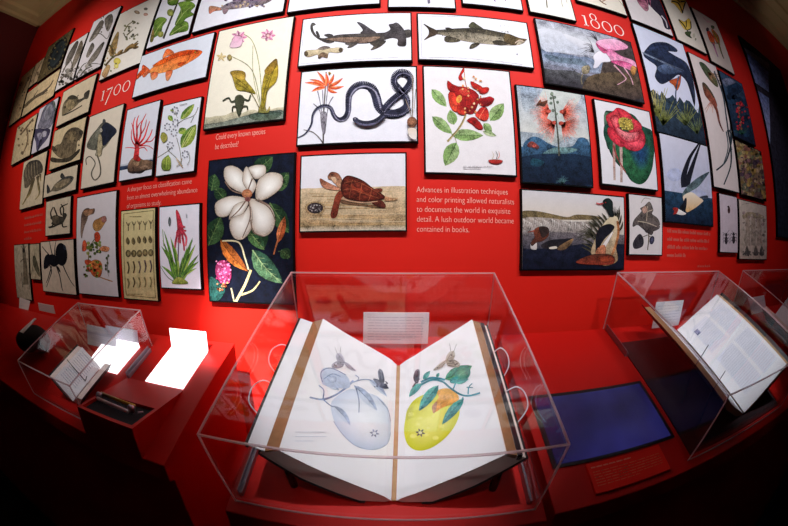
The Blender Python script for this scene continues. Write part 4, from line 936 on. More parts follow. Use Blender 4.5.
def d_snake(a):
    a.f('C')
    a.st([(352, 435), (345, 560), (336, 700), (334, 870)], 7, 9, '6a645c', '4a4040')
    for x, y, x2, y2, w_ in ((350, 520, 295, 430, 16), (350, 520, 250, 480, 15), (345, 525, 220, 500, 16), (350, 530, 262, 555, 16), (355, 520, 400, 445, 16), (355, 525, 455, 470, 16), (358, 528, 462, 520, 15), (355, 530, 420, 560, 15), (350, 525, 350, 440, 18)):
        a.leaf(x, y, x2, y2, w_*1.25, 'd8502c', 'e88858', 'a83018', 8, 2)
    a.dots(370, 440, 380, 455, 4, 5, 7, ['b89040'], 3)
    a.f('I')
    for q in ([(300, 65), (320, 160), (335, 310)], [(395, 100), (365, 160), (345, 320)], [(275, 142), (315, 190), (330, 300)], [(330, 60), (335, 180)], [(365, 20), (350, 160)]): a.st(q, 6, 4, '7a7480')
    a.st([(215, 300), (270, 315), (310, 350), (332, 382)], 4, 7, '6a605c'); a.blob([(320, 200), (355, 200), (350, 280), (340, 330), (325, 290)], '9a94a0', '6c6470')
    snake = [(178, 350), (225, 325), (262, 270), (272, 210), (300, 170), (345, 155), (380, 170), (400, 215), (430, 240), (465, 228), (485, 190), (487, 130), (495, 80), (530, 40), (580, 28), (630, 50), (655, 100), (672, 160), (710, 195), (760, 205), (810, 190), (850, 160)]
    pts = catmull(snake, False, 6); n = len(pts)
    def body(pts, wf, c, dx=0, dy=0):
        for i in range(len(pts)-1): a.st([pts[i], pts[i+1]], wf(i/len(pts)), wf((i+1)/len(pts)), c, smooth=False, keep=True)
        a.k += 1
    wf = lambda t: 6+40*min(1, t*1.5)+ (8 if t > .7 else 0)
    body(pts, wf, '2c2c40')
    body([(x+wf(i/n)*.26, y+wf(i/n)*.26) for i, (x, y) in enumerate(pts)], lambda t: 2+15*min(1, t*1.5), '5a5872')
    for i in range(12, n, 1):
        x, y = pts[i]; w_ = wf(i/n); a.ell(x+w_*.26, y+w_*.28, w_*.12, w_*.1, '8a86a0', 'b0acc0', n=6)
    a.f('J')   # loop to the right, crossing itself
    up = [(-60, 200), (0, 208), (58, 195), (85, 150), (75, 100), (40, 60), (8, 20), (15, -25), (55, -45), (98, -25), (105, 15), (75, 62), (20, 105), (-25, 145), (-60, 190)]
    p2 = catmull(up, False, 6)
    body(p2, lambda t: 40, '3c3c54'); body(p2, lambda t: 36, '26263a')
    for i in range(0, len(p2), 1):
        x, y = p2[i]; a.ell(x+9, y+9, 3.5, 3.5, '6c6884', '9894ac', n=6)
    a.f('I'); p3 = catmull([(705, 215), (680, 240), (640, 262), (590, 268), (550, 258), (525, 240)], False, 5)
    body(p3, lambda t: 34-6*t, '2a2a3c'); body([(x, y+9) for x, y in p3], lambda t: 10, '5c5a74'); a.ell(535, 246, 20, 14, '2c2c40', '40405a', 25); a.ell(530, 240, 3, 3, 'c8c0d0')
    a.f('J'); a.st([(118, -20), (120, 100), (118, 235)], 8, 6, '8a7a70'); a.st([(75, 120), (105, 200), (112, 240)], 4, 6, '8a7a70'); a.st([(138, 60), (128, 180)], 5, 4, '9a8a80')
    a.ell(115, 262, 30, 34, '6a4434', 'a06c50'); a.blob([(90, 300), (120, 295), (142, 305), (140, 365), (100, 350)], 'dccaba', 'e0d6d4')
def d_turt(a):
    a.band(.44, 1, 'cdb596', 'a98a62', .02, seed=4)
    a.f('V')
    for k in range(26):
        rd = random.Random(k); y = 258+k*7.4; x = 170+rd.random()*200; a.st([(x, y), (x+100, y+3*rd.random()), (x+200+rd.random()*180, y)], 4, 3, rd.choice(['b8986e', 'd4bd9c', 'c2a478', 'a88860']))
    a.band(.93, 1, '8a7450', 'c8bcaa', .01, seed=2)
    a.ell(234, 340, 52, 36, 'a88c68', '6a5444'); a.ell(235, 338, 40, 27, '2a2024', '3c3034'); a.dots(208, 322, 262, 354, 30, 2, 4, ['a8a0a0', '807878', '5c5458'], 5)
    a.blob([(365, 300), (420, 312), (520, 325), (580, 322), (560, 338), (440, 325), (370, 315)], '5c4030', '7c5c40')
    a.blob([(360, 250), (380, 262), (358, 310), (345, 372), (325, 390), (312, 372), (325, 320), (335, 280)], '8c3c28', '5c2418')
    a.blob([(258, 192), (285, 205), (325, 225), (360, 240), (372, 252), (345, 250), (300, 245), (268, 228)], '8a4630', 'c88c70')
    a.blob([(298, 178), (315, 160), (345, 165), (362, 185), (372, 215), (362, 240), (340, 225), (325, 200), (302, 195)], '6c3424', 'c09070'); a.blob([(312, 188), (335, 185), (345, 210), (330, 215)], 'e0c0a0', 'b88464'); a.ell(318, 174, 4, 4, '20100c')
    a.blob([(370, 200), (395, 178), (440, 188), (480, 208), (520, 240), (560, 265), (582, 288), (545, 302), (480, 308), (420, 300), (380, 285), (362, 240)], '401410', '38100c', mid='8c3420')
    a.blob([(530, 245), (560, 242), (568, 252), (545, 262)], '7a3424'); a.blob([(515, 310), (560, 302), (584, 325), (575, 340), (540, 330)], '6a2c20', '4c2018')
    for q in ((400, 205, 26, 16), (445, 222, 28, 18), (490, 245, 26, 18), (530, 268, 22, 15), (395, 245, 18, 18), (430, 268, 26, 16), (480, 284, 26, 14), (385, 270, 12, 10)):
        a.ell(q[0], q[1], q[2], q[3], '4c1812', '7c3020', 25, 7)
    for q in ([(378, 215), (430, 205), (500, 235), (560, 275)], [(372, 250), (420, 245), (480, 268), (550, 290)], [(420, 200), (412, 240), (405, 290)], [(468, 215), (460, 260), (455, 300)], [(515, 240), (510, 275), (500, 302)]): a.st(q, 2.5, 2, '9c5438')
    a.st([(365, 290), (420, 306), (480, 312), (545, 306)], 5, 4, 'd0a080'); a.st([(580, 292), (620, 296), (645, 292)], 22, 6, 'b07a58', 'c0a078')
def d_magn(a):
    a.fill('0c1226', '080c1c')
    a.f('X')
    for q in ((70, 150, 80, 95, 34), (115, 180, 80, 140, 30), (210, 90, 272, 38, 40), (268, 150, 325, 90, 40), (240, 100, 320, 135, 38), (60, 330, 100, 235, 46), (210, 260, 240, 345, 50), (262, 190, 325, 290, 40), (300, 345, 330, 370, 28)):
        a.leaf(*q[:4], q[4]*1.35, '34502e', '1e3822', '5c7444', 0, 4)
    a.leaf(205, 345, 305, 455, 62, '4c6c4c', '2c4c3a', '8aa070', 8, 5); a.leaf(190, 280, 245, 345, 40, '46683c', '2c4c30', '80985c', 0, 4); a.blob([(65, 435), (100, 455), (115, 478), (95, 510), (68, 515)], '2c5c54', '1e4a44')
    a.leaf(100, 310, 190, 415, 40, 'b86428', '8c4a1e', '5c3010', 8, 4); a.st([(105, 315), (160, 320), (180, 370), (192, 410)], 5, 5, 'c8bc98')
    a.st([(150, 515), (180, 460), (200, 410)], 9, 8, 'c8b888', 'b0a070'); a.st([(168, 492), (205, 478), (230, 448)], 7, 5, 'b8a878'); a.st([(135, 470), (145, 515)], 5, 5, 'a89c78'); a.st([(275, 360), (290, 310), (305, 270)], 4, 8, '9a5a38')
    a.leaf(290, 320, 312, 235, 26, 'a8502c', 'c87448', '7c3418'); a.st([(290, 350), (320, 350), (322, 375)], 4, 3, '3c5434')
    for q in ([(115, 75), (140, 68), (170, 85), (190, 125), (192, 160), (165, 155), (130, 135), (112, 105)], [(190, 75), (222, 65), (248, 70), (245, 100), (215, 112), (200, 92)], [(215, 165), (225, 115), (262, 90), (300, 98), (305, 125), (290, 150), (255, 175), (225, 182)],
              [(190, 150), (172, 115), (185, 70), (205, 105), (218, 130), (205, 160)], [(85, 190), (130, 168), (175, 172), (182, 185), (150, 205), (120, 235), (88, 230)], [(145, 200), (178, 185), (192, 190), (175, 225), (150, 240), (128, 242)],
              [(195, 185), (215, 178), (262, 200), (280, 240), (272, 280), (245, 300), (215, 290), (200, 250)], [(138, 240), (175, 225), (195, 200), (205, 225), (200, 280), (172, 310), (145, 305), (130, 270)]):
        a.blob(q, 'c2b0a0', 'a89484', mid='fbf8f4')
    for q in ([(182, 185), (160, 215), (128, 245)], [(195, 190), (198, 240), (172, 305)], [(215, 180), (260, 205), (282, 250)], [(192, 165), (140, 150), (115, 120)], [(205, 110), (190, 150)], [(200, 245), (208, 285), (240, 300)], [(225, 180), (265, 200)]): a.st(q, 5, 3, '7c6458')
    a.ell(188, 160, 17, 15, '9a5a40', 'c88a60'); a.ell(190, 178, 10, 8, '8a5050', '6a3c38')
    a.ell(110, 418, 26, 40, '8c2c54', 'b8487c', -12); a.dots(86, 380, 134, 455, 70, 2.5, 4, ['d870a0', 'a83468', 'e090b8', '7c2448'], 7); a.dots(88, 450, 134, 478, 14, 3, 4.5, ['c86840', '9a4a2c', 'd89868'], 8)
def d_aloe(a):
    a.f('S')
    rd = random.Random(6)
    for x1, y1, b in ((108, 95, 14), (118, 60, 10), (125, 0, 6), (165, 40, 8), (190, 90, 5), (268, 100, -6), (300, 45, -6), (318, 85, -8), (335, 150, -10), (338, 190, -12), (110, 215, 8), (275, 130, -4), (240, 160, 0), (300, 240, -12), (325, 230, -10)):
        a.leaf(212+rd.uniform(-22, 22), 325, x1, y1, 17+rd.random()*10, rd.choice(['8fb040', '7ca03c', 'a4bc58', '6c9438']), rd.choice(['4c7830', '5c8438']), None, b)
    for x1, y1 in ((105, 220), (150, 160), (250, 150), (335, 150), (300, 60)): a.st([(212, 320), ((212+x1)/2-5, (320+y1)/2+20), (x1, y1)], 6, 2, '3c5a3c')
    a.blob([(180, 325), (270, 325), (250, 300), (215, 285), (190, 300)], 'b8c060', '6c7c30')
    a.st([(212, 185), (215, 100), (222, 0), (225, -60)], 6, 7, '5a4468', '8a4a58')
    a.f('N')
    a.blob([(200, 312), (208, 305), (225, 340), (245, 420), (232, 440), (212, 432), (206, 380)], 'c83848', 'b02c40')
    for q in ([(222, 430), (200, 480), (193, 521)], [(238, 430), (262, 470), (258, 521)], [(225, 440), (212, 500)], [(236, 440), (245, 510)], [(215, 425), (202, 445)], [(240, 425), (262, 430)], [(236, 400), (256, 408)]): a.st(q, 14, 9, 'c03448', 'd0606c')
    a.f('S'); 
    for q in ([(212, 0), (200, 60), (195, 108)], [(232, 0), (245, 70), (250, 125)], [(222, 10), (226, 80)]): a.st(q, 13, 9, 'c03a4c', 'b84858')
    a.f('N'); a.blob([(154, 375), (162, 345), (170, 372), (162, 402)], '4c5458', '6c6c70'); a.st([(262, 325), (264, 350)], 3, 3, '6a7078'); a.st([(268, 330), (270, 352)], 2, 2, '8a9098'); a.st([(120, 420), (128, 521)], 3, 5, '8aa058')
def d_seeds(a):
    a.fill('d8c894', 'cdb988')
    a.f('P')
    for p, q in (((124, 214), (153.5, 210.5)), ((126.5, 295), (155.5, 298)), ((124, 214), (126.5, 295)), ((153.5, 210.5), (155.5, 298))): a.st([p, q], .8, .8, '8a7a50', smooth=False)
    rd = random.Random(9)
    for r, (y, h) in enumerate(((226, 13), (241, 10), (254, 9), (268, 12), (283, 10))):
        for k in range(5):
            x = 128.5+k*5.6; yy = y-k*.4+rd.uniform(-.6, .6)
            if r == 2: a.ell(x, yy, 2.7, 3.6, '4c4230', '9a8a5c')
            elif r == 1: a.leaf(x, yy+4, x-1, yy-4, 4, '5c5038', '7c6c48')
            elif r == 0: a.st([(x, yy+5), (x, yy-3)], 1, .8, '6c6044'); a.st([(x-2, yy-4), (x, yy), (x+2, yy-4)], .8, .6, '5c5038')
            else: a.st([(x-.6, yy-h/2), (x+.8, yy), (x-.4, yy+h/2)], 1.6, 1.2, rd.choice(['5a4e36', '8a7c54', '6c5a58']))
    a.script(128, 293.4, 153, 294.8, 1, '8a7a50', .6, 5); a.script(130, 216, 150, 217, 1, '8a7a50', .6, 6)
def d_shel(a):
    a.f('M'); a.blob([(388, 330), (405, 300), (428, 292), (442, 300), (466, 295), (460, 325), (430, 335), (420, 365), (405, 400), (395, 440), (388, 475), (382, 440), (384, 380)], '5c4438', '8a7468')
    a.blob([(400, 310), (440, 298), (460, 300), (445, 328), (412, 340)], '8c6048', 'a07c60'); a.blob([(455, 400), (465, 368), (490, 355), (525, 340), (538, 358), (520, 395), (498, 425), (470, 430)], '9a6838', 'b88850')
    a.blob([(505, 355), (530, 340), (538, 368), (518, 378)], 'a87068'); a.blob([(465, 450), (485, 436), (500, 460), (495, 490), (472, 495)], 'd05030', 'b83c28')
    a.f('R'); a.blob([(395, 75), (408, 62), (420, 90), (415, 122), (392, 126)], 'd8603c', 'c85038'); a.blob([(472, 30), (492, 22), (500, 50), (485, 72), (470, 62)], 'd04c2c', 'b83c24')
    a.st([(470, 50), (440, 100), (430, 180), (450, 250), (500, 285), (575, 312)], 4, 6, '5c5c34', 'b07848')
    a.dots(415, 75, 500, 165, 30, 6, 11, ['4c5c2c', '6c7a3c', '3c4c28', '8c9050'], 5)
    a.blob([(495, 115), (520, 98), (555, 108), (545, 130), (515, 128)], 'c87850', 'd89870'); a.ell(522, 118, 14, 8, '9c4c30', 'd08858')
    a.blob([(408, 185), (430, 180), (460, 200), (430, 215), (412, 205)], 'b84c30', 'a83c28'); a.blob([(440, 200), (470, 180), (505, 195), (512, 240), (500, 280), (465, 282), (442, 250)], 'd07838', 'b85428')
    a.dots(440, 190, 510, 285, 30, 6, 11, ['d88848', 'c04c2c', 'e0a058', 'a84028', '7c8c3c'], 7); a.dots(400, 205, 450, 285, 14, 5, 10, ['4c5c2c', 'c05030', '6c7c38'], 8)
    for p in ((545, 200), (535, 235), (552, 250), (540, 170), (550, 155), (535, 215)): a.ell(p[0], p[1], 6, 9, '3c4430', '5c6444')
    a.st([(545, 160), (545, 240), (552, 280)], 3, 2, '5c5c40')
def d_ant(a):
    a.f('R')
    for q in ([(215, 175), (180, 140), (155, 110), (148, 98)], [(215, 170), (200, 110), (192, 65)], [(225, 165), (225, 110), (232, 66)], [(190, 205), (205, 250), (190, 300), (175, 345)], [(205, 220), (185, 290), (172, 320)], [(235, 220), (255, 280), (268, 350), (275, 370)], [(275, 215), (300, 270), (325, 315), (345, 342)]):
        a.st(q, 7, 3, '16141c', '24222c'); 
    a.ell(265, 148, 36, 70, '0c0c14', '12121c', -4); a.ell(215, 185, 30, 40, '0e0e16', '14141e', -25); a.ell(178, 190, 20, 44, '0e0e16', '14141e', 8); a.ell(240, 190, 14, 22, '101018'); a.blob([(160, 200), (172, 225), (165, 238), (158, 225)], '14141c'); a.ell(285, 105, 8, 16, '2a3444', '14141e', -20)
    a.ell(250, 238, 5, 22, '12121a', None, -25)
def d_btl(a):
    a.f('M')
    a.blob([(198, 350), (232, 335), (272, 345), (288, 325), (295, 340), (285, 362), (270, 385), (232, 396), (205, 388), (212, 368)], '4c463c', '2c2824')
    a.blob([(212, 345), (245, 338), (250, 385), (215, 388)], '6c6250', '4a4238')
    for q in ([(240, 340), (225, 300), (220, 285)], [(265, 335), (260, 290), (305, 265)], [(275, 335), (278, 295), (262, 268)], [(215, 385), (210, 400), (185, 408)], [(250, 388), (215, 405), (190, 412)], [(270, 382), (275, 405), (300, 402)], [(205, 350), (200, 320), (215, 285)]): a.st(q, 10, 6, '2c2822')
    a.ell(285, 335, 14, 14, '2c2824', '3c3830')
def d_fish3(a):
    a.f('M'); a.blob([(178, 178), (200, 185), (225, 150), (270, 112), (310, 98), (338, 105), (325, 135), (290, 165), (240, 188), (205, 190), (180, 202)], '3a3c40', '7c705c')
    a.blob([(258, 102), (268, 80), (285, 102), (275, 115)], '3c3c3c'); a.blob([(220, 155), (270, 122), (320, 112), (300, 145), (250, 170)], '7a6c5c', '9c8c70'); a.blob([(178, 150), (195, 180), (180, 203)], '34343a'); a.ell(325, 112, 4, 4, '101014')
def d_ray(a):
    a.f('G')
    a.blob([(420, 408), (440, 350), (480, 300), (512, 262), (545, 262), (598, 308), (570, 350), (540, 395), (515, 420), (508, 455), (490, 465), (470, 455), (475, 425)], '4c4c48', '8c8470')
    a.blob([(525, 265), (550, 262), (600, 308), (565, 355), (520, 400), (510, 340), (505, 300)], '1e2438', '14182a'); a.blob([(420, 408), (445, 350), (490, 300), (500, 340), (480, 400), (470, 425)], '6c6c60', '5a5a50')
    a.blob([(515, 262), (520, 238), (532, 245), (530, 266)], '3c3c40'); a.blob([(488, 340), (508, 340), (512, 400), (505, 450), (485, 458)], 'a09478', 'b8a888'); a.ell(505, 305, 8, 12, 'c8c0b0', '5c5c60')
    a.f('M'); a.st([(482, -30), (500, 30), (500, 90), (470, 122), (450, 100), (450, 70), (470, 20), (440, -20), (415, -5), (418, 30)], 9, 5, '5c5448', '4a4640')
def d_coral(a):
    a.band(.78, .84, 'c8ccd8', 'a0acc4', .01, seed=3)
    a.f('G')
    segs = [([(715, 480), (722, 420), (720, 380)], 34, 22), ([(720, 390), (705, 340), (700, 270), (712, 225)], 14, 4), ([(720, 390), (722, 320), (722, 250), (735, 215)], 14, 4), ([(725, 390), (745, 330), (748, 270), (778, 205)], 14, 4), ([(728, 395), (765, 350), (785, 290), (800, 250)], 13, 4),
            ([(712, 400), (690, 360), (690, 300)], 9, 4), ([(745, 330), (770, 290), (780, 240)], 8, 4), ([(735, 400), (770, 380), (800, 340), (815, 300)], 12, 5), ([(718, 415), (680, 410), (650, 412)], 8, 3), ([(735, 415), (765, 410), (785, 432)], 8, 4), ([(722, 300), (735, 270), (760, 240)], 7, 3), ([(700, 300), (690, 260)], 6, 3), ([(775, 375), (810, 370), (840, 330)], 8, 4), ([(740, 400), (790, 400), (820, 420)], 8, 4)]
    for p, w0, w1 in segs: a.st(p, w0, w1, 'c8242c', 'd8484c', keep=True)
    a.k += 1
    a.f('M'); a.band(.80, .86, '3c4c6c', '20304c', .02, seed=5); a.blob([(668, 70), (670, 25), (690, -5), (720, -20), (760, 0), (790, 0), (830, 20), (835, 50), (790, 60), (740, 72), (700, 82)], '8c6c54', '3c2c28')
    a.blob([(695, 20), (720, 0), (740, 22), (720, 40)], 'b09070', '7c5c48'); a.blob([(740, 45), (775, 30), (800, 50), (760, 62)], 'a08068', '6c5040'); a.blob([(700, -10), (720, -30), (745, -5), (725, 10)], 'c02c2c', '9c2024'); a.blob([(675, 72), (730, 70), (770, 62), (740, 82)], '2c2428')
def d_vine(a):
    a.f('H')
    for q in ((228, 240, 312, 145, 44), (155, 215, 180, 250, 30), (232, 412, 322, 268, 74), (215, 320, 262, 295, 40), (165, 182, 190, 190, 14), (125, 370, 128, 315, 40)):
        a.leaf(*q, '8ca040', '5c7c30', 'c8cc80', 0, 3)
    for dx in (-14, 0, 14): a.st([(245+dx*.7, 398), (275+dx, 340), (308+dx*.6, 285)], 4, 3, 'c0c878')
    for q in ([(90, 470), (155, 428), (175, 405)], [(155, 430), (200, 470), (240, 521)], [(205, 350), (225, 430), (235, 521)], [(145, 400), (155, 430)], [(205, 270), (250, 240), (310, 215), (335, 165)], [(195, 190), (210, 230)], [(290, 260), (310, 220)]): a.st(q, 4, 3, '6c6a54')
    for x, y in ((150, 285), (190, 320), (168, 398), (258, 450), (200, 260), (198, 185)):
        for k in range(7): a.ell(x+17*math.cos(k*.9), y+20*math.sin(k*.9), 5, 5, '4c4c5c', 'a8a8b4', n=7)
    a.blob([(112, 350), (120, 320), (145, 330), (150, 360), (125, 380)], '8c8c3c', 'b0a858'); a.st([(225, 155), (245, 150), (270, 145)], 3, 3, '6c6a60')
    a.leaf(128, 540, 158, 455, 50, '7ca03c', '54782c', 'c8cc80', 0, 3)
    a.f('N'); a.blob([(118, 55), (122, 0), (160, -20), (172, 10), (165, 58)], 'a0ac50', '6c8434'); a.st([(135, 55), (140, -10)], 4, 3, '46601e'); a.st([(152, 55), (154, -10)], 4, 3, '46601e')
    a.st([(205, -10), (222, 20), (245, 48)], 8, 6, 'd8c0a0', '9c7a60'); a.st([(205, 40), (225, 22), (240, -10)], 5, 4, 'b8a890'); a.st([(280, -50), (285, 0), (270, 30)], 3, 3, '8a8a7a')
def d_fish2(a):
    a.f('G'); a.blob([(268, 215), (275, 150), (300, 115), (335, 100), (362, 112), (372, 130), (355, 155), (320, 185), (285, 205)], '5c5444', '8a7c60')
    a.blob([(300, 112), (330, 92), (365, 108), (340, 115)], '3c382e'); a.blob([(360, 125), (398, 108), (405, 82), (435, 62), (425, 110), (402, 118), (370, 138)], '2c2a26', '4c463c'); a.st([(275, 215), (330, 190), (390, 155)], 9, 5, '3a342c')
    a.st([(355, 120), (362, 98), (370, 92)], 5, 3, '3c382e'); a.ell(318, 150, 26, 30, 'a08e6c', '776a50', 20); a.ell(285, 165, 6, 7, '18140f', '6c5c40')
def d_wal(a):
    a.f('G'); a.blob([(210, 420), (235, 395), (262, 385), (285, 330), (320, 295), (362, 290), (392, 315), (385, 350), (360, 372), (355, 415), (340, 450), (300, 475), (255, 470), (225, 445)], '4c4438', '7c6c54')
    a.ell(325, 345, 36, 40, '6a5c48', '8c7c5c', 30); a.blob([(205, 470), (250, 478), (310, 470), (372, 420), (370, 440), (320, 490), (260, 500), (205, 495)], '2c2822', '443c30'); a.dots(290, 300, 380, 400, 16, 4, 7, ['3c3628', '5c5240'], 4)
    a.ell(385, 320, 12, 16, '2c2824', '4c443a'); a.blob([(205, 420), (235, 430), (215, 400)], '4a4234')
def d_crab(a):
    a.f('G'); a.blob([(135, 240), (150, 190), (175, 150), (205, 125), (225, 140), (225, 200), (215, 250), (190, 290), (155, 290), (120, 290)], '505060', '7a7888')
    a.ell(185, 195, 22, 50, '8c8c98', '60606e', 18); a.blob([(105, 300), (150, 295), (195, 300), (180, 350), (140, 400), (115, 430), (110, 380), (98, 340)], '3c3850', '5a5470')
    a.blob([(115, 330), (140, 320), (150, 350), (130, 370)], 'a8a4b4', '6c6884'); a.st([(140, 360), (125, 410), (120, 435)], 12, 5, '2c2a3c'); a.blob([(150, 315), (172, 310), (170, 340), (150, 345)], 'b0acbc'); a.st([(140, 400), (150, 330)], 5, 3, '2c2a3c'); a.st([(215, 130), (228, 190), (215, 255)], 8, 8, '5c6c5c', '5c6c6c')
def d_stur(a):
    a.f('G'); a.blob([(30, 165), (60, 130), (110, 92), (160, 65), (180, 62), (150, 85), (100, 115), (60, 150), (40, 168)], '4c4238', '7c6a50'); a.st([(155, 70), (190, 40), (215, 0)], 10, 5, '5a4c40'); a.st([(95, 100), (120, 62)], 5, 3, '5a4c40'); a.st([(100, 110), (180, 75)], 4, 3, '5a4c40'); a.st([(30, 165), (24, 180)], 6, 3, '4c4238')
def d_e1(a):
    a.f('W'); a.dots(90, 60, 190, 260, 26, 4, 9, ['9a8468', '8a7258', 'a89878'], 3); a.st([(110, 250), (140, 160), (180, 80)], 6, 4, '8a7258')
def d_e2(a):
    a.f('W'); a.dots(10, 180, 110, 480, 26, 4, 10, ['8a7050', '9c8460', '6c5a44'], 3); a.st([(30, 320), (60, 250), (90, 190)], 8, 5, '7a6448')
def d_g1(a):
    a.f('w'); a.st([(10, 160), (35, 130), (70, 85)], 8, 6, '6c5844'); a.st([(40, 130), (44, 190), (20, 250)], 9, 5, '7a6650'); a.dots(0, 90, 70, 250, 22, 4, 8, ['8a7458', '6c5a48'], 4)
def d_flea(a):
    a.f('M'); a.blob([(40, 150), (35, 80), (60, 20), (95, 2), (130, 5), (150, 40), (145, 75), (110, 95), (85, 130), (60, 165), (42, 168)], '3c3834', '6c6050')
    for k in range(5): a.st([(50+k*16, 30-k*5), (48+k*18, 90), (60+k*16, 130-k*10)], 4, 3, '8a7c64')
    for q in ([(90, 110), (70, 190), (35, 260), (25, 270)], [(100, 110), (75, 200), (55, 230)], [(115, 100), (130, 170), (128, 210), (105, 240)], [(125, 95), (122, 150), (128, 190)], [(135, 85), (140, 130)]): a.st(q, 13, 4, '4a4034', '9a8858')
def d_h1(a):
    a.f('r'); a.st([(45, 70), (50, 130), (60, 250), (65, 400)], 14, 44, '6c6254', '7c705c'); a.st([(20, 215), (45, 190), (85, 190)], 5, 4, '2c2824'); a.st([(45, 120), (25, 80)], 4, 3, '2c2824'); a.st([(45, 120), (70, 80)], 4, 3, '2c2824'); a.st([(30, 300), (40, 420)], 5, 4, '4c443c'); a.st([(90, 300), (95, 440)], 5, 4, '4c443c'); a.ell(48, 120, 12, 18, '2c2824')
def d_h2(a):
    a.f('r'); a.blob([(125, 175), (140, 165), (160, 220), (180, 300), (180, 335), (150, 290), (128, 235)], '4c4c3c', '6c6450'); a.st([(135, 180), (120, 270), (108, 320)], 4, 3, '5c5848'); a.st([(135, 175), (145, 110)], 3, 2, '5c5848')
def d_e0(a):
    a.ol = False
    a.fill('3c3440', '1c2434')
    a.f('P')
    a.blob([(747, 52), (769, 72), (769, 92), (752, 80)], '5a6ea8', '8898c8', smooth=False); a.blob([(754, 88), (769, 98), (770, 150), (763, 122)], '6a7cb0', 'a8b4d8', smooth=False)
    a.blob([(744, 47), (770, 64), (770, 71), (746, 52)], '8a8494', '5a5464', smooth=False)

